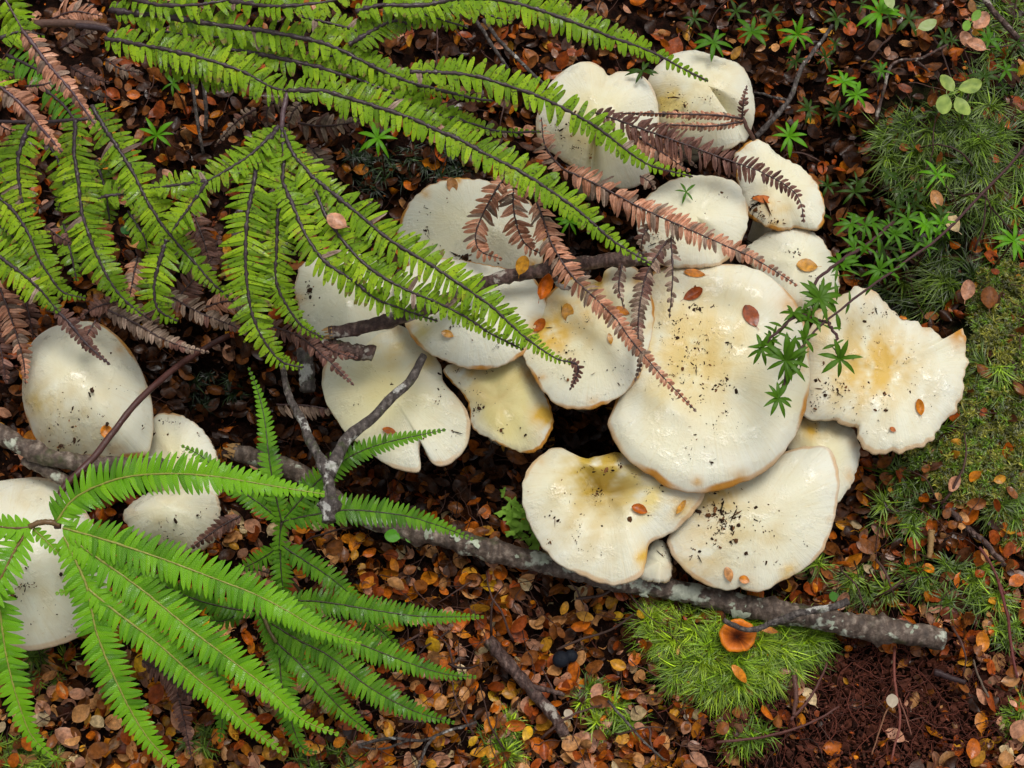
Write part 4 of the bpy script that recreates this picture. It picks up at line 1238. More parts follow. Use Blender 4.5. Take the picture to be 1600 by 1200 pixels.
dead("brown dead fern frond lying under the fanned green one beside the dark stick", (275, 465), .092, M_DARKD, [
    ([(255, 455), (285, 474), (320, 492), (362, 508), (392, 526)], .095, .082, 20, dict(mat=M_GREYD)),
    ([(265, 480), (300, 440), (330, 405), (345, 360)], .092, .09, 24, dict()),
    ([(320, 480), (360, 470), (410, 480)], .09, .088, 20, dict(mat=M_PINK)),
    ([(400, 500), (429, 511), (472, 528), (520, 570), (553, 602)], .092, .098, 17, dict()),
    ([(480, 520), (520, 548), (560, 560)], .092, .10, 14, dict()),
    ([(300, 330), (320, 380), (330, 430)], .095, .09, 22, dict()),
], 18)
dead("grey row of dead fern leaflets hanging in the dark gap behind the forked twig", (435, 630), .050, M_GREYD, [
    ([(432, 632), (480, 634), (530, 642)], .05, .05, 26, dict(both=(0, 1))),
], 19)
dead("reddish-brown dead fern frond at the left edge above the grey branch", (0, 455), .085, M_DARKD, [
    ([(0, 450), (20, 505), (36, 560), (40, 600)], .09, .075, 22, dict(mat=M_PINK)),
    ([(-20, 480), (0, 540), (10, 600)], .08, .07, 22, dict()),
    ([(40, 470), (48, 505), (52, 530)], .08, .07, 16, dict()),
], 20)
dead("dark shrivelled fern frond lying in the litter under the glossy green frond", (232, 1030), .03, M_DARKD, [
    ([(222, 1032), (250, 1048), (270, 1064), (284, 1110), (300, 1188)], .04, .016, 19, dict()),
    ([(268, 1060), (295, 1085), (325, 1090)], .036, .028, 14, dict()),
    ([(376, 806), (340, 826), (292, 862)], .05, .055, 15, dict()),
    ([(372, 892), (400, 890), (428, 898)], .045, .045, 14, dict(mat=M_PINK)),
], 21)
dead("greyish dead pinna with hanging leaflets under the sweeping speckled fern", (472, 192), .110, M_GREYD, [
    ([(466, 192), (500, 197), (535, 194), (575, 186)], .11, .11, 22, dict(gap=-.1)),
    ([(440, 150), (418, 170), (420, 205)], .11, .10, 16, dict()),
    ([(470, 160), (455, 180), (450, 210)], .11, .10, 14, dict()),
    ([(400, 170), (370, 190), (335, 230)], .08, .06, 11, dict()),
    ([(480, 225), (505, 255), (520, 290)], .10, .09, 18, dict()),
], 22)
dead("curled grey dead fern scraps in the dark patch under the old fern", (165, 92), .12, M_GREYD, [
    ([(165, 92), (190, 108), (225, 114)], .12, .115, 15, dict()),
    ([(110, 105), (140, 120), (172, 130)], .125, .12, 14, dict(mat=M_DARKD)),
    ([(135, 140), (155, 150), (172, 152)], .11, .108, 10, dict()),
    ([(95, 75), (120, 60), (150, 48)], .14, .14, 20, dict(mat=M_GREYD)),
    ([(80, 30), (115, 18), (160, 25)], .15, .15, 24, dict(mat=M_PINK)),
    ([(40, 135), (68, 132), (92, 124)], .15, .15, 12, dict(mat=M_PINK)),
    ([(70, 352), (90, 368), (115, 382)], .13, .128, 16, dict(mat=M_DARKD)),
    ([(-10, 190), (8, 200), (25, 206)], .14, .138, 14, dict(mat=M_PINK)),
], 23, stems=(([(55, 37), (110, 36), (170, 44)], [.15, .153, .155], 6, 6, (.12, .06, .04)),))

# ------------------------------------------------------------------ seedlings and the woody sprig
def strap_leaf(w=.16, seed=0):
    r = np.random.default_rng(seed)
    ys = np.array([0, .15, .35, .6, .82, 1.0])
    ws = np.array([.25, .65, 1.0, .95, .6, .03]) * w
    V = []
    bend = r.uniform(.05, .3)
    for y, k in zip(ys, ws):
        z = .18 * math.sin(y * 2.6) * (1 - bend) - bend * y * y
        for s in (-1, 0, 1):
            V.append((s * k, y, z + (.25 * k if s else 0)))
    Q = [(i * 3 + j, i * 3 + j + 1, i * 3 + j + 4, i * 3 + j + 3) for i in range(5) for j in range(2)]
    return np.array(V), np.array(Q)


STARL = {}


def star_leaf_mesh(shade, v):
    k = (shade, v)
    if k not in STARL:
        V, Q = strap_leaf((.085, .10, .115, .13, .105)[v], v)
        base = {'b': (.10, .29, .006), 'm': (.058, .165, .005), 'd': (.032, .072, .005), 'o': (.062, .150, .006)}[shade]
        C = np.tile(np.array(base), (len(V), 1))
        C[1::3] *= 1.25
        me = new_mesh("leaf", V, Q, None, C)
        me.materials.append(M_STAR)
        STARL[k] = me
    return STARL[k]


def whorl(parent, c, rad, n, shade, r, tilt=(0, 0)):
    a0 = r.uniform(0, 6.3)
    ax, ay = tilt
    for i in range(n):
        a = a0 + i / n * 6.283 + r.normal(0, .18)
        L = rad * r.uniform(.78, 1.08)
        e = r.uniform(-.2, .28)
        y = np.array([math.cos(a) * math.cos(e), math.sin(a) * math.cos(e), math.sin(e)])
        y[2] += ax * y[0] + ay * y[1]
        y /= np.linalg.norm(y)
        x = np.cross(y, [0, 0, 1.0])
        x /= np.linalg.norm(x)
        z = np.cross(x, y)
        M = np.eye(4)
        M[:3, 0], M[:3, 1], M[:3, 2] = x * L, y * L, z * L
        M[:3, 3] = c - wloc(parent)
        o = bpy.data.objects.new("leaf", star_leaf_mesh(shade, int(r.integers(5))))
        COL.objects.link(o)
        o.parent = parent
        o.matrix_basis = Matrix(M)


MARKS = [(447, 1179, "the tip of the second lowest glossy pinna"), (530, 1148, "the tip of the third glossy pinna"), (585, 1152, "the tip of the dark-ribbed pinna near the bottom"), (711, 1130, "the lowest right fern tip"),
         (743, 1058, "the thin curved fern tip above it all"), (757, 964, "the level fern tip beside the litter"), (738, 842, "the fern tip touching the long branch"), (613, 838, "the two round green leaves"), (700, 846, "the pale lichen patch on the branch"),
         (800, 1045, "the middle of the smooth dark twig"), (882, 1150, "the lower end of the smooth dark twig"), (762, 1000, "the upper end of the smooth dark twig"), (877, 1030, "the blue-black berry"), (930, 1105, "the moss tuft by the pale straw"), (1010, 1160, "the end of the pale straw"),
         (785, 1160, "the moss tuft at the frame bottom"), (680, 1150, "the forked grey rootlet"), (900, 900, "the branch under the hollow mushroom"), (1040, 960, "the near edge of the moss cushion"), (1160, 1145, "the small tuft below the cushion"), (1398, 1020, "the top of the reddish root"),
         (1394, 1095, "the pale fleck in the soil"), (1470, 1000, "the thick end of the long branch"), (1325, 940, "the crooked twig on the branch"), (1453, 850, "the straw-coloured stub"), (1545, 915, "the moss tuft by the right edge"), (1570, 884, "the lower end of the blackish twig"), (1475, 790, "the upper end of the blackish twig"),
         (1580, 1000, "the red-brown stem"), (1510, 670, "the edge of the frayed mushroom"), (1343, 745, "the small cream mushroom"), (1300, 880, "the speckled lower mushroom"), (1495, 146, "the four-leaved seedling"), (1448, 38, "the pale oval leaf"), (1375, 20, "the large star seedling"), (1328, 138, "the bright pair of seedlings"),
         (1246, 54, "the seedling at the top of the arched twig"), (1233, 213, "the seedling by the scalloped mushroom"), (1220, 180, "the arched twig"), (1464, 273, "the six-leaved seedling"), (1300, 300, "the scalloped cream mushroom"), (1400, 215, "the edge of the star moss"), (1380, 320, "the dim leaves above the sprig"),
         (245, 210, "the seedling under the old fern"), (306, 180, "the two upright brown stems"), (370, 170, "the small curled dead pinna"), (190, 160, "the tip of the browning pinna"), (820, 90, "the two straight dead stalks"), (690, 90, "the shade under the top fern"), (790, 180, "the short dark pinna"), (880, 60, "the long top pinna"),
         (20, 560, "the left side of the egg-shaped mushroom"), (20, 760, "the left end of the grey branch"), (560, 760, "the notched mushroom"), (760, 760, "the yellowish mushroom"), (810, 815, "the light green liverwort"), (620, 800, "the level dark-ribbed pinna"), (680, 790, "the dark gap by the branch"), (70, 1090, "the left-hand hanging pinna"), (200, 1130, "the downward glossy pinna"),
         (120, 1030, "the corner mushroom"), (400, 860, "the hub of the dark-ribbed frond"), (400, 1000, "the stalk under the glossy frond"), (660, 900, "the branch above the litter"), (620, 1060, "the gap between two dark-ribbed tips"), (250, 1060, "the shrivelled fern")]
USED = {}


def near(what, x, y):
    best = sorted(MARKS, key=lambda m: (m[0] - x) ** 2 + (m[1] - y) ** 2)[:3]
    for mx, my, nm in best:
        dx, dy = x - mx, y - my
        d = math.hypot(dx, dy)
        side = ("right of" if dx > 0 else "left of") if abs(dx) > abs(dy) else ("below" if dy > 0 else "above")
        for lab in (f"{what} {'just ' if d < 40 else ''}{side} {nm}",):
            if lab not in USED:
                USED[lab] = 1
                return lab
    return f"{what} {'just ' if d < 40 else ''}{side} {nm}"


SR = np.random.default_rng(77)
STARS = [
    (1115, 66, 34, 8, 'm', .085, "dark green star-leaved seedling overhanging the topmost speckled mushroom"),
    (1175, 50, 34, 8, 'm', .035, "star-leaved seedling second from the topmost mushroom, above the arched twig"),
    (1246, 54, 32, 8, 'b', .035, "star-leaved seedling with a reddish stem beside the arched twig top"),
    (1375, 20, 42, 9, 'b', .04, "large star-leaved seedling next to a pale oval leaf at the frame top"),
    (1318, 128, 27, 9, 'b', .04, "bright star-leaved seedling, upper of a touching pair in the dark litter"),
    (1338, 148, 27, 9, 'b', .036, "bright star-leaved seedling, lower of a touching pair in the dark litter"),
    (1233, 213, 33, 8, 'b', .045, "bright star-leaved seedling close to the scalloped cream mushroom"),
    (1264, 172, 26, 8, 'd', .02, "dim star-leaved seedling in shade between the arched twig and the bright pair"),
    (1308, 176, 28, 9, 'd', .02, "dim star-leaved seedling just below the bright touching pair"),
    (1464, 273, 29, 6, 'b', .05, "six-leaved bright star seedling in front of the star moss"),
    (1584, 376, 36, 8, 'b', .055, "bright star-leaved seedling on the mossy bank by the right edge"),
    (590, 216, 36, 9, 'b', .03, "bright star-leaved seedling in the dark gap under the sweeping fern"),
    (1004, 111, 28, 7, 'd', .085, "very dark star-leaved seedling between the two-lobed and the topmost mushroom"),
    (890, 346, 28, 8, 'b', .07, "bright star-leaved seedling squeezed between dead fern and long green pinna"),
    (245, 211, 32, 7, 'b', .04, "star-leaved seedling among orange leaves under the old speckled fern"),
    (1386, 272, 22, 7, 'd', .02, "small dim star seedling beside the star moss tufts"),
    (1335, 300, 30, 6, 'd', .025, "dim seedling just above the cluster of leaves right of the scalloped mushroom"),
    (1545, 62, 30, 7, 'm', .03, "star-leaved seedling under the pink and pale leaves near the corner twig"),
    (1398, 366, 34, 8, 'm', .04, "mid-green star seedling behind the purple sprig stem, lower of three"),
    (1352, 352, 34, 8, 'm', .035, "mid-green star seedling behind the sprig nearest the scalloped mushroom"),
    (270, 130, 26, 6, 'm', .05, "narrow-leaved seedling in the dark patch under the speckled fern"),
    (1420, 30, 30, 7, 'd', .02, "dim star seedling beside the large one at the frame top"),
    (1085, 30, 24, 7, 'd', .02, "faint dark star seedling above the tip of the long green pinna"),
    (1205, 22, 26, 6, 'd', .02, "dim narrow-leaved seedling between the two upper star seedlings by the arched twig"),
    (1150, 18, 26, 6, 'd', .02, "faint seedling at the frame top above the dark green one on the speckled cap"),
    (1282, 335, 28, 6, 'd', .02, "dark seedling in the shade just right of the scalloped mushroom"),
    (1428, 318, 28, 6, 'd', .02, "dim seedling below the six-leaved bright one"),
    (1410, 300, 22, 5, 'd', .02, "small dark seedling left of the dim one under the six-leaved star"),
    (1290, 90, 24, 6, 'd', .02, "dim seedling under the top of the arched twig"),
    (1475, 60, 26, 6, 'd', .02, "dim seedling below the single pale oval leaf"),
    (1572, 110, 26, 6, 'm', .03, "mid-green seedling in the moss below the corner twig"),
    (1072, 300, 22, 5, 'm', .088, "few-leaved green shoot poking out above the dented mushroom"),
]
ST2 = np.random.default_rng(123)
for i in range(26):
    x, y = (ST2.uniform(1190, 1420), ST2.uniform(0, 120)) if i < 10 else (ST2.uniform(1290, 1480), ST2.uniform(285, 450)) if i < 20 else (ST2.uniform(1440, 1600), ST2.uniform(20, 200))
    if 1270 < x < 1360 and 100 < y < 170:
        continue
    STARS.append((x, y, ST2.uniform(15, 30), int(ST2.integers(4, 9)), 'dddm'[int(ST2.integers(4))], ST2.uniform(.012, .035), None))
for x, y, rad, n, sh, z, lab in STARS:
    if lab is None:
        lab = near(f"{'small' if rad < 22 else 'low'} {'dim' if sh == 'd' else 'mid-green'} {n}-leaved seedling", x, y)
    top = P((x, y), z)[0]
    base = top.copy()
    base[2] = float(groundz(base[0], base[1]))
    t = thing("star_seedling", base, lab, "seedling", "star-leaved seedlings")
    mb = MB()
    tube(mb, np.array([base, (base + top) / 2 + [.001, .001, 0], top]), [.0007, .0006, .0005], 6, (.10, .05, .03))
    obj("stem", mb, M_TWIGB, t)
    whorl(t, top, rad * PX * (1 - z) * 1.03, n, sh, SR, (SR.normal(0, .15), SR.normal(0, .15)))

spr = thing("woody_sprig", PG((1600, 225))[0], "purple-stemmed green-leaved sprig reaching over the edge of the largest mushroom", "sprig")


def sprig_stem(pts, z, r0, r1):
    mb = MB()
    C = px_curve(pts, z, 26, .0004, 3)
    tube(mb, C, np.linspace(r0, r1, 26) * PX, 8, (.085, .042, .042), .2)
    obj("stem", mb, M_TWIGB, spr)


sprig_stem([(1640, 190), (1600, 226), (1560, 270), (1521, 307), (1474, 357), (1417, 404), (1360, 446), (1293, 501), (1261, 534), (1232, 566), (1228, 588), (1217, 622)],
           [.03, .05, .07, .085, .098, .106, .112, .118, .12, .12, .119, .116], 2.5, 1.3)
sprig_stem([(1293, 501), (1268, 495), (1242, 490), (1220, 512), (1200, 535), (1185, 548)], [.118, .119, .119, .118, .116, .114], 2.4, 1.6)
sprig_stem([(1293, 501), (1300, 520), (1306, 542), (1312, 560)], [.118, .118, .116, .114], 2.4, 1.6)
sprig_stem([(1395, 345), (1350, 378), (1322, 398), (1290, 426), (1272, 448), (1279, 468)], [.08, .09, .098, .106, .112, .118], 3, 2)
for x, y, rad, n, sh, z in [(1280, 466, 42, 11, 'o', .122), (1240, 490, 30, 7, 'o', .120), (1190, 545, 32, 7, 'o', .115), (1228, 563, 46, 13, 'o', .123), (1258, 530, 30, 6, 'o', .122),
                            (1312, 561, 38, 7, 'o', .115), (1216, 622, 34, 9, 'o', .117), (1262, 500, 28, 6, 'o', .119), (1312, 412, 34, 8, 'm', .10), (1335, 388, 36, 8, 'm', .095),
                            (1374, 421, 36, 8, 'm', .108), (1445, 352, 38, 8, 'b', .095), (1470, 350, 32, 6, 'b', .095), (1418, 342, 34, 7, 'm', .085), (1205, 532, 24, 5, 'o', .116),
                            (1330, 350, 34, 7, 'm', .08), (1395, 425, 30, 4, 'm', .107)]:
    whorl(spr, P((x, y), z)[0], rad * PX * (1 - z) * .92, n, sh, SR, (SR.normal(0, .35), SR.normal(0, .35)))


for (x0, y0, z0), (x1, y1, z1), kk in (((1293, 501, .118), (1240, 490, .119), 5), ((1240, 490, .119), (1188, 548, .114), 7), ((1261, 534, .12), (1217, 622, .116), 9), ((1293, 501, .118), (1312, 560, .114), 3),
                                      ((1395, 345, .08), (1279, 468, .118), 12), ((1480, 350, .096), (1300, 495, .117), 7), ((1280, 466, .12), (1262, 500, .119), 5)):
    for i in range(kk):
        u = (i + SR.random()) / kk
        px = np.array([x0 + (x1 - x0) * u, y0 + (y1 - y0) * u])
        whorl(spr, P(px, z0 + (z1 - z0) * u)[0], SR.uniform(17, 28) * PX, 2, 'o' if px[0] < 1330 else 'm', SR, (SR.normal(0, .3), SR.normal(0, .3)))


def oval_leaf(seed, asp=.68, cup=.12, wig=.05, petiole=True):
    r = np.random.default_rng(seed)
    ys = np.array([-.02, .05, .18, .36, .56, .76, .92, 1.0])
    ws = np.array([.05, .30, .68, .94, 1.0, .84, .50, .10]) * asp * .5
    V = []
    bend = r.uniform(-.25, .5) * cup * 2
    fold = r.uniform(-.6, 1.0) * cup * 2
    tw = r.normal(0, .25)
    for y, w in zip(ys, ws):
        z0 = bend * ((y - .5) ** 2 * 2 - .3)
        for s in (-1, -.55, 0, .55, 1):
            x = s * w
            z = z0 + fold * abs(s) ** 1.6 * w * 1.4 + tw * x * (y - .5) + r.normal(0, wig * .35) * (abs(s) > .9)
            V.append((x + .03 * math.sin(y * 3), y - .5, z + (-.012 if s == 0 else 0)))
    Q = [(i * 5 + j, i * 5 + j + 1, i * 5 + j + 6, i * 5 + j + 5) for i in range(len(ys) - 1) for j in range(4)]
    if petiole:
        k = len(V)
        p = [(-.012, -.52, 0), (.012, -.52, 0), (.035, -.70, .03), (.012, -.70, .03)]
        V += p
        Q.append((k, k + 1, k + 2, k + 3))
    return np.array(V, float), np.array(Q)


# pale seedling leaves
def green_leaf(name, label, px, z, L, ang, col, col2, cat="leaf", asp=.6, tilt=.1, parent=None, seed=0, group=None):
    V, Q = oval_leaf(seed, asp, .08, .02)
    r = np.random.default_rng(seed)
    mix = np.clip(.5 + vnoise(V[:, 0] * 2, V[:, 1] * 2, seed, 2, 1.2), 0, 1)[:, None]
    C = np.array(col) * (1 - mix) + np.array(col2) * mix
    me = new_mesh(name, V, Q, None, C)
    me.materials.append(M_STAR)
    o = bpy.data.objects.new(name, me)
    COL.objects.link(o)
    w = P(px, z)[0]
    M = Matrix.Translation(Vector(w - (wloc(parent) if parent else 0))) @ Matrix.Rotation(math.radians(ang), 4, 'Z') @ Matrix.Rotation(tilt, 4, 'X') @ Matrix.Scale(L * PX * (1 - z), 4)
    if parent:
        o.parent = parent
        o.matrix_basis = M
    else:
        o.matrix_basis = M
        tag(o, label, cat, group)
    return o


t = thing("four_leaf_seedling", PG((1495, 146))[0], "seedling with four mottled yellow-green oval leaves in a cross", "seedling")
mb = MB()
w1 = P((1495, 146), .04)[0]
tube(mb, np.array([PG((1495, 146))[0], w1]), [.0007, .0006], 6, (.12, .09, .04))
obj("stem", mb, M_TWIGB, t)
for i, (x, y, L, an) in enumerate([(1480, 130, 34, 35), (1516, 134, 40, -72), (1476, 163, 40, 165), (1504, 166, 38, 205)]):
    green_leaf("leaf", None, (x, y), .042, L, an, (.42, .54, .12), (.20, .30, .06), asp=.66, parent=t, seed=200 + i)
t = thing("pale_seedling", PG((1522, 36))[0], "tiny light green two-leaved seedling near the corner twig", "seedling")
mb = MB()
tube(mb, np.array([PG((1520, 36))[0], P((1520, 36), .05)[0]]), [.0006, .0006], 6, (.12, .09, .04))
obj("stem", mb, M_TWIGB, t)
for i, (x, y, L, an) in enumerate([(1525, 24, 24, -35), (1511, 40, 24, 160)]):
    green_leaf("leaf", None, (x, y), .052, L, an, (.22, .42, .05), (.17, .34, .04), parent=t, seed=210 + i)
green_leaf("pale_oval_leaf", "single pale green oval leaf by the large star seedling", (1449, 38), .04, 34, -65, (.46, .55, .26), (.36, .47, .16), seed=220)
green_leaf("pale_oval_leaf", "pale yellow-green oval leaf cut by the frame top", (1389, 1), .05, 30, 20, (.44, .52, .2), (.36, .45, .16), seed=221)
green_leaf("round_green_leaf", "round fresh green leaf, larger of two beside the long branch", (613, 838), .02, 24, 80, (.11, .38, .02), (.10, .34, .02), asp=.85, seed=222)
green_leaf("round_green_leaf", "round fresh green leaf, smaller of two beside the long branch", (640, 842), .018, 14, 60, (.12, .34, .02), (.10, .3, .02), asp=.85, seed=223)
green_leaf("small_green_leaf", "tiny heart-like green leaf just above the thin twig on the branch", (1302, 932), .02, 15, 10, (.07, .22, .02), (.05, .17, .015), asp=.9, seed=224)
green_leaf("small_green_leaf", "dark green round leaf glimpsed between old fern pinnae", (195, 360), .05, 16, 50, (.03, .16, .02), (.03, .14, .02), asp=.85, seed=225)

# lobed liverwort
lv = thing("leafy_liverwort", PG((812, 815))[0], "light green frilly liverwort beside the mushroom with the yellow hollow", "liverwort")
r = np.random.default_rng(5)
for i in range(46):
    u = r.random()
    x = 790 + 55 * u + r.normal(0, 11)
    y = 785 + 62 * u + r.normal(0, 10)
    nn = 10
    th = np.linspace(-1.5, 1.5, nn)
    rad = 11 * PX * (1 + .22 * np.sin(th * 5 + r.uniform(0, 6))) * r.uniform(.7, 1.2)
    z = .004 * np.cos(th * 3 + r.uniform(0, 6)) + .002
    V = np.vstack([[[0, 0, 0]], np.stack([rad * .55 * np.sin(th), rad * .55 * np.cos(th), z * .2], 1), np.stack([rad * np.sin(th), rad * np.cos(th), z * .5], 1)])
    a = r.uniform(0, 6.3)
    Rm = np.array(Matrix.Rotation(a, 3, 'Z') @ Matrix.Rotation(r.uniform(-.3, .6), 3, 'X'))
    V = V @ Rm.T + PG((x, y), r.uniform(.006, .014))[0]
    T = [[0, k + 1, k + 2] for k in range(nn - 1)]
    Q = [[k + 1, k + 1 + nn, k + 2 + nn, k + 2] for k in range(nn - 1)]
    mb = MB()
    mb.add(V, Q, T, np.array([.30, .54, .07]) * r.uniform(.75, 1.15))
    obj("lobe", mb, M_STAR, lv)

# ------------------------------------------------------------------ moss
def blades(mb, roots, n, L, width, cols, spread=1.0, seed=0, up=.5, comb=0.0):
    r = np.random.default_rng(seed)
    N = len(roots) * n
    R = np.repeat(roots, n, 0) + r.normal(0, L * .07, (N, 3)) * [1, 1, .2]
    a = r.uniform(0, 6.283, N)
    el = np.clip(r.normal(up, .38, N), .03, 1.45)
    ln = L * r.uniform(.55, 1.15, N)
    h = np.stack([np.cos(a), np.sin(a), np.zeros(N)], 1)
    h = h * (1 - comb) + np.array([.12, -1.0, 0]) * comb + np.repeat(r.normal(0, .3, (len(roots), 3)) * [1, 1, 0], n, 0) * (comb > 0)
    h /= np.linalg.norm(h, axis=1)[:, None] + 1e-9
    u0 = h * (np.cos(el) * spread)[:, None] + np.array([0, 0, 1.0]) * np.sin(el)[:, None]
    bend = r.uniform(.3, 1.25, N)
    sw = r.normal(0, .45, N)
    sd = np.stack([-h[:, 1], h[:, 0], np.zeros(N)], 1)
    V = []
    for s, wf in ((0, .8), (.25, 1.0), (.5, .85), (.75, .55), (1.0, .06)):
        c = R + u0 * (ln * s)[:, None] + (h * .5 - np.array([0, 0, 1.0])) * (ln * bend * s * s * .55)[:, None] + sd * (ln * sw * s * s)[:, None]
        V += [c - sd * width * wf * .5, c + sd * width * wf * .5]
    V = np.stack(V, 1).reshape(-1, 3)
    k = (np.arange(N) * 10)[:, None]
    Q = np.concatenate([k + np.array([[0, 1, 3, 2]]), k + np.array([[2, 3, 5, 4]]), k + np.array([[4, 5, 7, 6]]), k + np.array([[6, 7, 9, 8]])])
    cc = np.repeat(np.asarray(cols)[r.integers(0, len(cols), len(roots))], n, 0) * np.exp(r.normal(0, .42, (N, 1)))
    C = np.repeat(cc, 10, 0)
    mb.add(V, Q, None, C)


def tufts(areas, per, seed, wmin=0.0):
    r = np.random.default_rng(seed)
    out = []
    for cx, cy, rx, ry, k in areas:
        q = r.normal(0, .5, (int(k * per), 2)) if False else None
        a, d = r.uniform(0, 6.283, int(k * per)), np.sqrt(r.random(int(k * per)))
        out.append(np.stack([cx + rx * d * np.cos(a), cy + ry * d * np.sin(a)], 1))
    return PG(np.vstack(out)) + np.array([0, 0, 1.0]) * r.uniform(-.004, .005, (sum(len(o) for o in out), 1))


BR = [(.18, .31, .010), (.27, .40, .015), (.11, .20, .008)]
MD = [(.12, .21, .012), (.17, .27, .016), (.08, .14, .010)]
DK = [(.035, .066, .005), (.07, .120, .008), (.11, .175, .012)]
FINE = [(.13, .135, .010), (.07, .080, .008), (.24, .235, .028)]


def moss(name, label, areas, per, n, L, w, cols, seed, up=.55, comb=0.0):
    mb = MB()
    blades(mb, tufts(areas, per, seed), n, L * PX, w * PX, np.array(cols), 1.0, seed, up, comb)
    return tag(obj(name, mb, M_MOSS), label, "moss", kind='stuff')


moss("moss_cushion", "bright yellow-green shaggy moss cushion around the small orange mushroom",
     [(1150, 1015, 112, 55, 1.0), (1050, 972, 45, 32, .25), (1225, 995, 60, 35, .3), (1120, 1055, 75, 26, .4), (1070, 1020, 40, 40, .15)], 88, 60, 36, 1.8, BR, 301, .6, .38)
moss("moss_tuft", "pale green moss tuft in the litter by the pale straw", [(930, 1105, 42, 30, 1), (960, 1130, 30, 20, .5)], 12, 32, 30, 2.4, BR, 302)
moss("moss_tuft", "bright moss tuft by the frame bottom next to an orange leaf", [(785, 1160, 30, 34, 1)], 14, 32, 30, 2.4, BR, 303)
moss("moss_tuft", "small moss tuft on the dark soil below the moss cushion", [(1160, 1145, 38, 22, 1)], 12, 34, 30, 2.4, BR, 304)
moss("star_moss", "dark green star moss carpet around the four-leaved seedling",
     [(1470, 235, 110, 60, 1.0), (1560, 180, 60, 90, .7), (1530, 290, 80, 60, .6), (1410, 215, 50, 30, .3), (1575, 60, 40, 60, .3)], 36, 50, 44, 2.0, DK + MD[:1], 305, .5, .33)
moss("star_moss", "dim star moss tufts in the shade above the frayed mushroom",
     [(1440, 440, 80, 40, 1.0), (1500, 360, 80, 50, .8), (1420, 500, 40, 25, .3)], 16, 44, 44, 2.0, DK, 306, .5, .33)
moss("moss_tuft", "green moss tufts beyond the end of the long branch",
     [(1452, 905, 45, 25, 1), (1545, 915, 35, 28, .8), (1300, 900, 70, 25, 1), (1350, 915, 50, 20, .5), (1510, 945, 50, 20, .5)], 8, 46, 36, 2.1, MD + DK[1:], 307, .5, .3)
moss("moss_tuft", "moss tufts on the bank just right of the frayed white mushroom",
     [(1530, 600, 50, 30, 1), (1440, 755, 70, 35, 1.4), (1560, 790, 50, 35, 1), (1420, 800, 50, 25, .8), (1500, 690, 60, 30, .8)], 8, 46, 36, 2.1, MD + DK[1:], 308, .5, .3)
moss("fine_moss", "fine yellow-green moss covering the bank by the right edge",
     [(1570, 480, 60, 70, 1.2), (1560, 620, 70, 110, 1.6), (1530, 730, 90, 60, 1.2), (1470, 720, 60, 40, .5), (1600, 800, 60, 60, .8), (1680, 600, 100, 240, 1.6)], 620, 15, 10, 2.3, FINE + MD[:1], 309, .9)
moss("moss_tuft", "small moss tufts near the bottom of the right edge", [(1570, 985, 25, 20, .8), (1590, 1120, 20, 20, .5)], 16, 28, 26, 2.2, MD, 310)
moss("moss_tuft", "mossy scraps under the corner mushroom and glossy fern tips", [(40, 1180, 60, 25, 1), (60, 1040, 60, 25, .8), (320, 1160, 25, 20, .5), (520, 1190, 60, 16, .6)], 24, 24, 20, 2.0, MD, 311)
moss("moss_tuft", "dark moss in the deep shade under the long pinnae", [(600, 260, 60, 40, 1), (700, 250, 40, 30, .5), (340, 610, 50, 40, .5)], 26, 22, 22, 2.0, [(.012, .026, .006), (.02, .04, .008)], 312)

# ------------------------------------------------------------------ fallen leaves
TONES = {
    'tan': (.70, .33, .115), 'pinkish': (.70, .335, .19), 'orange': (.76, .25, .012), 'red-brown': (.40, .080, .012), 'brown': (.29, .095, .020),
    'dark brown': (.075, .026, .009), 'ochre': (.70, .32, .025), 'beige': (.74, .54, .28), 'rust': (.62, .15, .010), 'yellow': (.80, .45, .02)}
LTPL = [oval_leaf(500 + i, a, c) for i, (a, c) in enumerate([(.66, .15), (.72, .25), (.60, .35), (.70, .55), (.76, .2), (.58, .75), (.68, .1), (.64, .95)])]
LEAFM = {}


def leaf_col(V, tone, seed):
    c = np.array(TONES[tone])
    r = np.random.default_rng(seed)
    m = np.clip(.5 + .6 * vnoise(V[:, 0] * 1.5, V[:, 1] * 1.5, seed, 2, 1.0), 0, 1)[:, None]
    o = c * (1.12 - .35 * m)
    mid = np.abs(V[:, 0]) < .02
    o[mid] = o[mid] * .78
    return o


def leaf_mesh(v, tone):
    k = (v, tone)
    if k not in LEAFM:
        V, Q = LTPL[v]
        me = new_mesh("fallen_leaf", V, Q, None, leaf_col(V, tone, v * 31 + len(tone)))
        me.materials.append(M_LEAF)
        LEAFM[k] = me
    return LEAFM[k]


def put_leaf(label, w, L, ang, tone, v, rx=0.0, ry=0.0, nrm=None, group=None, asp=1.0, name="fallen_leaf"):
    o = bpy.data.objects.new(name, leaf_mesh(v, tone))
    COL.objects.link(o)
    R = Matrix.Rotation(math.radians(ang), 4, 'Z') @ Matrix.Rotation(rx, 4, 'X') @ Matrix.Rotation(ry, 4, 'Y')
    if nrm is not None:
        R = Vector(nrm).to_track_quat('Z', 'Y').to_matrix().to_4x4() @ R if False else Vector((0, 0, 1)).rotation_difference(Vector(nrm)).to_matrix().to_4x4() @ R
    o.matrix_basis = Matrix.Translation(Vector(w)) @ R @ Matrix.Diagonal((L * asp, L, L, 1))
    return tag(o, label, "leaf", group)


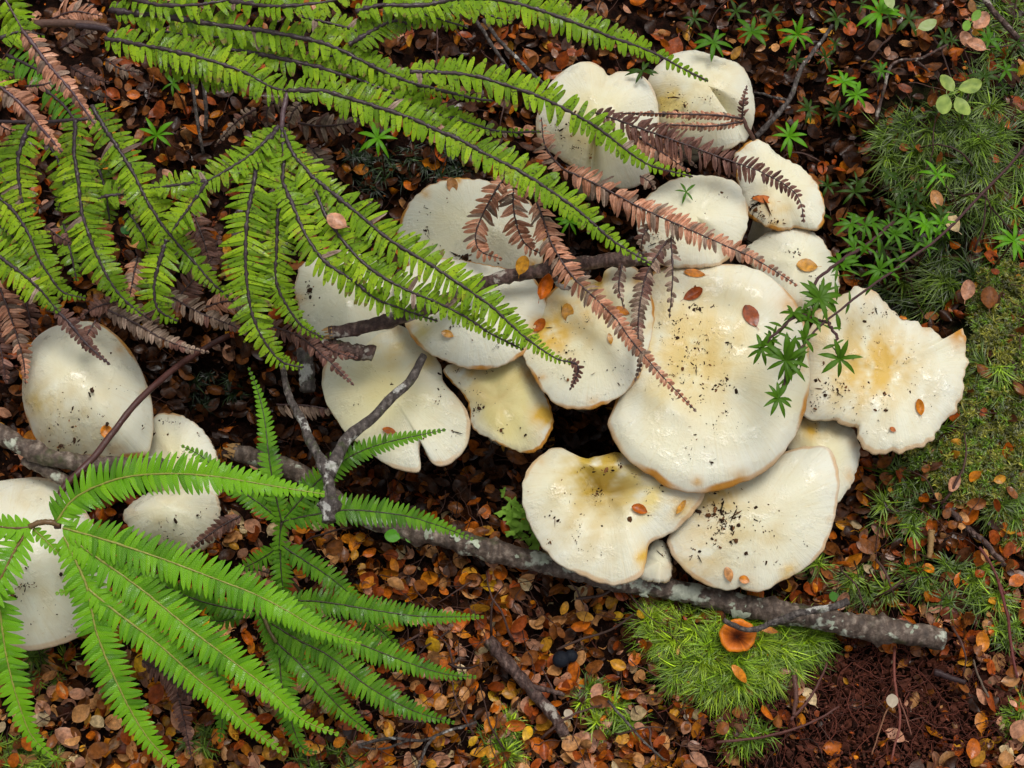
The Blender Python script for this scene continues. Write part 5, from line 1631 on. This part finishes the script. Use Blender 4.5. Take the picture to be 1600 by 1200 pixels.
ON_CAPS = [
    ('egg', (82, 572), 32, -40, 'ochre', .85, "ochre oval leaf stuck near the top of the egg-shaped mushroom"),
    ('egg', (166, 675), 22, 20, 'orange', 1.2, "round orange leaf beside the reddish stalk on the egg-shaped mushroom"),
    ('big', (1085, 427), 34, 82, 'orange', .6, "narrow orange leaf at the top of the largest mushroom"),
    ('big', (1083, 459), 34, -60, 'red-brown', .8, "red-brown leaf just below the narrow orange one on the largest mushroom"),
    ('big', (1173, 493), 38, 25, 'red-brown', .95, "dark red-brown oval leaf right of centre on the largest mushroom"),
    ('east', (1194, 312), 38, 80, 'rust', .6, "shiny rust-red leaf on the cream mushroom with scalloped rim"),
    ('east_low', (1261, 415), 34, 85, 'ochre', 1.0, "ochre oval leaf on the pale mushroom above the largest cap"),
    ('right', (1437, 636), 26, 5, 'orange', .75, "small orange leaf near the lower right of the frayed mushroom"),
    ('right', (1395, 671), 11, 60, 'rust', 1, "tiny rust fragment near the lower edge of the frayed mushroom"),
    ('right', (1411, 497), 13, 80, 'orange', .7, "tiny orange fragment on the top edge of the frayed mushroom"),
    ('fold', (886, 488), 30, 0, 'ochre', .95, "ochre pod-like leaf with a thin stalk on the mushroom under dead fern tips"),
    ('fold', (953, 529), 18, 10, 'ochre', .8, "small ochre leaf beside the long dead pinna on the torn-edged mushroom"),
    ('fold', (971, 486), 26, 70, 'orange', .8, "orange leaf half under the shrivelled grey pinna"),
    ('mid', (842, 508), 26, -40, 'rust', .9, "rust leaf at the edge of the dome-topped mushroom by the yellow stain"),
    ('mid', (699, 522), 20, 70, 'ochre', .9, "small brownish leaf low on the dome-topped mushroom"),
    ('hollow', (999, 796), 25, 70, 'rust', .95, "wet rust-orange leaf on the mushroom with the yellow hollow"),
    ('hollow', (1064, 792), 26, -35, 'ochre', .5, "narrow ochre leaf at the edge where two lower caps meet"),
    ('lower_right', (1138, 897), 24, 15, 'tan', .95, "tan oval leaf near the lower edge of the speckled lower mushroom"),
    ('lower_right', (1163, 906), 17, 70, 'orange', 1.1, "small round orange leaf beside the tan one at the lower cap edge"),
    ('lower_right', (1072, 764), 30, 75, 'orange', .6, "curled orange leaf under the lower rim of the largest mushroom"),
    ('notch', (608, 673), 22, 75, 'rust', .7, "small rust leaf behind a green pinna on the notched cream mushroom"),
    ('back', (706, 290), 28, 10, 'tan', 1.0, "translucent tan leaf on the top rim of the broad pale mushroom"),
]
for i, (key, px, L, ang, tone, asp, lab) in enumerate(ON_CAPS):
    on, nrm, _ = CAPS[key]
    w = on(px, .0012)[0][0]
    put_leaf(lab, w, L * PX * .93, ang, tone, i % 3 if i % 2 else 6, .06, .05, nrm, None, asp)
put_leaf("pale peach leaf lying on the fanned speckled fern", P((526, 345), .156)[0], 30 * PX, 60, 'pinkish', 4, .1, .05)
put_leaf("brown leaf caught on top of the dark stick", P((816, 414), .115)[0], 28 * PX, -20, 'ochre', 3, .5, .3)
put_leaf("curled brown leaf hanging below the dark stick", P((849, 446), .108)[0], 38 * PX, -20, 'rust', 5, .5, .5)
put_leaf("pinkish-tan leaf lying on dim moss above the frayed mushroom", PG((1511, 453), .012)[0], 34 * PX, -15, 'pinkish', 0, .1, 0)
put_leaf("brown leaf beside the pinkish-tan one on dim moss", PG((1546, 464), .012)[0], 36 * PX, -5, 'brown', 4, .1, 0)
put_leaf("tan leaf behind the purple sprig stem", PG((1485, 347), .02)[0], 38 * PX, 40, 'beige', 0, .2, 0)
put_leaf("pale tan leaf above the star moss near the sprig stem", PG((1462, 312), .02)[0], 32 * PX, 15, 'tan', 0, .2, 0)
put_leaf("orange leaf lying on the bright moss cushion", PG((1155, 1053), .014)[0], 32 * PX, 40, 'orange', 2, .2, 0, asp=.7)
put_leaf("orange leaf beside the small orange mushroom", PG((1202, 985), .014)[0], 26 * PX, 80, 'orange', 2, .1, 0, asp=.6)
put_leaf("bright orange leaf on the moss tuft by the frame bottom", PG((764, 1132), .014)[0], 24 * PX, -20, 'orange', 0, .1, 0)
put_leaf("pink leaf under the tiny light green seedling", PG((1532, 32), .03)[0], 36 * PX, -40, 'pinkish', 1, .1, 0)
put_leaf("pink leaf, left of two below the tiny seedling", PG((1509, 62), .03)[0], 30 * PX, 20, 'pinkish', 1, .1, 0)
put_leaf("pink leaf, right of two below the tiny seedling", PG((1525, 71), .03)[0], 34 * PX, 70, 'pinkish', 0, .1, 0)

soil_c = ((1400, 1110), (230, 130))


def soilmask(px):
    a = np.clip(1.5 * (1 - ((px[:, 0] - 1380) / 230) ** 2 - ((px[:, 1] - 1110) / 115) ** 2), 0, 1)
    b = np.clip(1.3 * (1 - ((px[:, 0] - 1200) / 130) ** 2 - ((px[:, 1] - 1180) / 70) ** 2), 0, 1)
    return np.maximum(a, b)


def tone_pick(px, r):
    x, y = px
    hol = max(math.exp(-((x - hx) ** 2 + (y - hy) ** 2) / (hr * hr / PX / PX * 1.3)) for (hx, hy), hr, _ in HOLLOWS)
    if r.random() < .95 * hol:  # shade of the hollows put into leaf colour: mostly dark tones here
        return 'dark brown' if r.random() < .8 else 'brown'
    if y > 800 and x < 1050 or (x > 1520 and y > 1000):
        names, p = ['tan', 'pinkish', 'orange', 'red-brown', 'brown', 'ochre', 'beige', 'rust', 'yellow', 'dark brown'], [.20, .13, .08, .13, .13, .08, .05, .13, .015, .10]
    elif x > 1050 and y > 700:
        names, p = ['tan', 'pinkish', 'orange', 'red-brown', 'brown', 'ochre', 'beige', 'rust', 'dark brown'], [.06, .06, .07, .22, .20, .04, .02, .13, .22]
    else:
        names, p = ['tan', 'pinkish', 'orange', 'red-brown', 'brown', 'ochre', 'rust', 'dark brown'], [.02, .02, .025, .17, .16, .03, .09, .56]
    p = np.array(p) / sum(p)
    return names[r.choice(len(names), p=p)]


LR = np.random.default_rng(99)


def leaf_matrix(px, layer, r):
    L = PX * r.uniform(17, 32) * (1 if r.random() > .06 else 1.35)
    w = PG(px, layer)[0]
    ang = r.uniform(0, 6.283)
    rx, ry = r.normal(0, .46), r.normal(0, .46)
    if r.random() < .14:
        rx += r.choice([-1, 1]) * r.uniform(.5, 1.0)
    M = Matrix.Translation(Vector(w)) @ Matrix.Rotation(ang, 4, 'Z') @ Matrix.Rotation(rx, 4, 'X') @ Matrix.Rotation(ry, 4, 'Y') @ Matrix.Diagonal((L * r.uniform(.85, 1.12), L, L, 1))
    return M


ZONES = [
    ("under the glossy bright green fern", lambda x, y: x < 520 and y > 840),
    ("in the open litter below the long fallen branch", lambda x, y: x < 1010 and y > 840),
    ("in the gap between the long branch and the notched mushroom", lambda x, y: 480 < x < 880 and 640 < y <= 840),
    ("on the dark rooty soil beside the moss cushion", lambda x, y: x >= 1010 and y > 990),
    ("among moss tufts near the thick end of the long branch", lambda x, y: x > 1230 and y > 690),
    ("among the star-leaved seedlings and star moss", lambda x, y: x > 1150 and y <= 500),
    ("in the shade under the long arching fern pinnae", lambda x, y: x > 540 and y <= 420),
    ("between the old speckled fern pinnae", lambda x, y: x <= 540 and y <= 470),
    ("in the dark hollow beside the egg-shaped mushroom", lambda x, y: x <= 540 and y <= 840),
    ("on the mossy bank by the frayed mushroom", lambda x, y: x > 1400),
]


def zone(x, y):
    for nme, f in ZONES:
        if f(x, y):
            return nme
    return "in the dark gaps between the mushrooms"


# the mass of leaves: whatever is past the nearest three hundred
acc = {}
cnt = 0
tries = LR.uniform([-420, -420], [2020, 1640], (19000, 2))
inner = LR.uniform([-60, -60], [1660, 1260], (5500, 2))
tries = np.vstack([tries, inner])
sm = soilmask(tries)
mm = mossmask(tries)
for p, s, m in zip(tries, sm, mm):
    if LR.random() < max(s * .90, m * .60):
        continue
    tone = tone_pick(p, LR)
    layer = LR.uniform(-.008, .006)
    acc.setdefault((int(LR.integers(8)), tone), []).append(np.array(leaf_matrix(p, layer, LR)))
for p in LR.uniform([-100, -100], [1700, 1300], (5200, 2)):      # crumbled leaf bits
    if LR.random() < mossmask(p[None])[0] * .8:
        continue
    M = np.array(leaf_matrix(p, LR.uniform(-.004, .008), LR))
    M[:3, :3] *= LR.uniform(.18, .5)
    M[:3, 0] *= LR.uniform(.5, 1.3)
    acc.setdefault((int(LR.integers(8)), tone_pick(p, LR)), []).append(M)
mb = MB()
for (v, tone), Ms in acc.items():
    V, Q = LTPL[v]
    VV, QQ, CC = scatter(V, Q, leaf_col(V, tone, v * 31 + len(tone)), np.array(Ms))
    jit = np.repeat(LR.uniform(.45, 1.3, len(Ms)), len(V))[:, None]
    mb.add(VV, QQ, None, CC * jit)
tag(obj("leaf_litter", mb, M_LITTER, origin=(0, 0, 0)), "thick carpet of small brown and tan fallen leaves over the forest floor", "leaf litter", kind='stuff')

# leaves one can pick out, each its own object
k = 0
REG = [((520, 1010), (850, 1195), 135), ((0, 520), (1020, 1195), 38), ((540, 860), (690, 850), 20), ((1180, 1480), (10, 340), 34), ((1330, 1600), (700, 1000), 24),
       ((1480, 1600), (1000, 1195), 14), ((1030, 1480), (1030, 1195), 10), ((130, 420), (110, 330), 14), ((640, 900), (40, 220), 10), ((0, 60), (500, 720), 5), ((1500, 1600), (560, 800), 5)]
for (x0, x1), (y0, y1), c in REG:
    for _ in range(c):
        x, y = LR.uniform(x0, x1), LR.uniform(y0, y1)
        if LR.random() < soilmask(np.array([[x, y]]))[0] * .6:
            continue
        tone = tone_pick((x, y), LR)
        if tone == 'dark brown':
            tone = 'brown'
        M = leaf_matrix((x, y), LR.uniform(.007, .0105), LR)
        v = int(LR.integers(8))
        o = bpy.data.objects.new("fallen_leaf", leaf_mesh(v, tone))
        COL.objects.link(o)
        o.matrix_basis = M
        shape = 'flat' if v in (0, 6) else 'cupped' if v in (1, 2, 4) else 'curled'
        tag(o, near(f"{shape} {tone} leaf", x, y), "leaf", "fallen leaves " + zone(x, y))
        k += 1

# ------------------------------------------------------------------ roots, thin twigs, crumbs
def wander(px, ang, L, n, r, z, wig=.35):
    p = [np.array(px, float)]
    a = ang
    for _ in range(n):
        a += r.normal(0, wig)
        p.append(p[-1] + np.array([math.cos(a), math.sin(a)]) * L / n)
    return PG(np.array(p), z)


rr = np.random.default_rng(41)
mb = MB()
for i in range(560):
    if rr.random() < .82:
        x, y = rr.normal(1370, 130), rr.normal(1110, 65)
    else:
        x, y = rr.uniform(900, 1620), rr.uniform(960, 1230)
    C = wander((x, y), rr.uniform(0, 6.3), rr.uniform(25, 90), 7, rr, rr.uniform(-.001, .006), .45)
    s = rr.uniform(.5, 1.5)
    tube(mb, C, np.linspace(1, .5, 8) * PX * rr.uniform(.5, 1.15), 3, np.array([.115, .030, .018]) * s, 0, False)
for i in range(750):
    x, y = (rr.uniform(450, 1050), rr.uniform(700, 1230)) if i % 3 == 0 else (rr.uniform(-60, 1660), rr.uniform(-60, 1260))
    C = wander((x, y), rr.uniform(0, 6.3), rr.uniform(25, 100), 7, rr, rr.uniform(.002, .012), .3)
    tube(mb, C, np.linspace(1, .5, 8) * PX * rr.uniform(.5, 1.3), 3, np.array([.07, .032, .022]) * rr.uniform(.3, 1.8), 0, False)
tag(obj("root_fibre", mb, M_TWIGB, origin=(0, 0, 0)), "tangle of fine reddish root fibres in the bare dark soil", "roots", kind='stuff')
mb = MB()
for i in range(4600):
    if rr.random() < .75:
        x, y = rr.normal(1370, 150), rr.normal(1110, 75)
    else:
        x, y = rr.uniform(-100, 1700), rr.uniform(-100, 1300)
    c = PG((x, y), rr.uniform(-.002, .003))[0]
    s = PX * rr.uniform(1.2, 5) * (1 if rr.random() > .1 else 2.2)
    V = np.array([[1, 0, 0], [-1, 0, 0], [0, 1, 0], [0, -1, 0], [0, 0, .8], [0, 0, -.8]], float) * s * rr.uniform(.6, 1.3, (6, 1))
    Rm = np.array(Matrix.Rotation(rr.uniform(0, 6.3), 3, 'Z') @ Matrix.Rotation(rr.uniform(0, 3), 3, 'X'))
    T = [[0, 2, 4], [2, 1, 4], [1, 3, 4], [3, 0, 4], [2, 0, 5], [1, 2, 5], [3, 1, 5], [0, 3, 5]]
    mb.add(V @ Rm.T + c, None, T, np.array([.085, .027, .016]) * rr.uniform(.25, 1.8))
tag(obj("soil_crumb", mb, M_DIRT, origin=(0, 0, 0), smooth=False), "dark soil crumbs on the bare ground", "soil", kind='stuff')

TW = [((1398, 1010), [(1398, 1010), (1396, 1050), (1400, 1085), (1405, 1130), (1392, 1190)], 2.2, (.22, .07, .05), "reddish root running down the bare dark soil to a pale fleck"),
      ((0, 0), [(1400, 1095), (1385, 1110), (1372, 1150), (1362, 1180)], 1.5, (.24, .11, .06), "thin root forking left from the reddish one in the bare soil"),
      ((0, 0), [(1405, 1090), (1415, 1115), (1425, 1150)], 1.5, (.22, .09, .06), "thin root forking right from the reddish one in the bare soil"),
      ((0, 0), [(1240, 1055), (1243, 1085), (1238, 1118)], 4.0, (.13, .06, .045), "short brown root stub below the moss cushion"),
      ((0, 0), [(1235, 1125), (1265, 1090), (1285, 1050), (1290, 1035)], 2.4, (.12, .05, .04), "brown root rising from the soil to the moss cushion edge"),
      ((0, 0), [(1120, 1160), (1200, 1150), (1270, 1128), (1310, 1105)], 2.2, (.12, .05, .04), "long thin root crossing the dark soil near the small moss tuft"),
      ((0, 0), [(1560, 905), (1575, 960), (1580, 1010), (1590, 1060)], 2.6, (.16, .045, .04), "red-brown stem beside the pale leaves at the right edge"),
      ((0, 0), [(1530, 855), (1548, 880), (1560, 905), (1572, 930)], 2.4, (.16, .05, .04), "reddish stem leading down from the blackish twig"),
      ((0, 0), [(1456, 828), (1455, 850), (1453, 874)], 5.5, (.33, .20, .08), "short straw-coloured stub upright beside the moss tuft"),
      ((0, 0), [(1460, 1050), (1490, 1060), (1510, 1068)], 5, (.05, .03, .03), "stubby dark root piece right of the bare soil"),
      ((0, 0), [(1545, 1090), (1530, 1060), (1522, 1030)], 2, (.14, .10, .07), "greyish rootlet beside the tan leaves at the lower right"),
      ((0, 0), [(870, 1015), (905, 1000), (955, 985), (990, 960)], 2.2, (.07, .04, .03), "dark rootlet in the litter above the black berry"),
      ((0, 0), [(900, 935), (940, 930), (965, 915)], 2.6, (.08, .05, .04), "dark twig poking out from under the long branch"),
      ((0, 0), [(1265, 760), (1320, 700), (1345, 740)], 1.0, (.1, .05, .03), "hair-thin root by the small cream mushroom")]
for i, (_, pts, rd, col, lab) in enumerate(TW):
    C = PG(resample(catmull(np.array(pts, float), 6), 18)[0], .011)
    C = C + np.cumsum(rr.normal(0, .00012, C.shape), 0)
    mb = MB()
    tube(mb, C, np.linspace(1, .7, 18) * rd * PX, 7, col, .15, seed=i)
    tag(obj("thin_root", mb, M_TWIGB, origin=C[0]), lab, "root")

ZT = {}
for i in range(70):
    x, y = (rr.uniform(520, 1020), rr.uniform(860, 1190)) if i < 22 else (rr.uniform(1180, 1600), rr.uniform(0, 420)) if i < 44 else (rr.uniform(0, 560), rr.uniform(850, 1190)) if i < 52 else (rr.uniform(1300, 1600), rr.uniform(720, 1000)) if i < 60 else (rr.uniform(540, 860), rr.uniform(20, 260))
    C = wander((x, y), rr.uniform(0, 6.3), rr.uniform(50, 120), 10, rr, rr.uniform(.006, .013), .16)
    C[:, 2] += rr.uniform(0, .012) * np.sin(np.linspace(0, math.pi, len(C)))
    mb = MB()
    tube(mb, C, np.linspace(1, .5, 11) * rr.uniform(1.0, 2.4) * PX, 6, np.array([.065, .035, .028]) * rr.uniform(.5, 1.8), .1, seed=i)
    dd = to_px(C[-1]) - to_px(C[0])
    run = ("level" if abs(dd[1]) < .4 * abs(dd[0]) else "upright" if abs(dd[0]) < .4 * abs(dd[1]) else "slanting")
    tag(obj("thin_twig", mb, M_TWIGB, origin=C[0]), near(f"thin dark {run} twig", x, y), "twig", "thin twigs " + zone(x, y))

# the black berry
c = PG((877, 1030), .012)[0]
mb = MB()
for cx, cz, rd in ((c, 0, 13 * PX), (c + [.006, .002, -.001], 0, 10 * PX)):
    n1, n2 = 14, 9
    th = np.arange(n1) / n1 * 6.283
    ph = np.linspace(.05, math.pi - .05, n2)
    V = np.stack([np.outer(np.sin(ph), np.cos(th)), np.outer(np.sin(ph), np.sin(th)), np.outer(np.cos(ph), np.ones(n1)) * .85], -1).reshape(-1, 3) * rd
    V *= (1 + .06 * vnoise(V[:, 0] * 80, V[:, 1] * 80, 4, 2, 1.0))[:, None]
    a = np.arange(n2 - 1)[:, None] * n1
    b = np.arange(n1)[None]
    mb.add(V + cx, np.stack([a + b, a + n1 + b, a + n1 + (b + 1) % n1, a + (b + 1) % n1], -1).reshape(-1, 4), None, (.012, .014, .02))
tag(obj("black_berry", mb, M_DIRT), "shrivelled blue-black berry in the leaf litter", "berry")
for i, (x, y, rd, lab) in enumerate([(1394, 1095, 9, "pale whitish fleck at the end of the reddish root"), (1072, 1120, 4, "tiny white bead in the litter below the moss cushion"), (888, 1116, 7, "pale cream scale lying by the moss tuft")]):
    green_leaf("pale_scale", lab, (x, y), .012, rd * 2.2, 20 * i, (.62, .52, .38), (.55, .45, .33), "scale", .9, .1, seed=240 + i)
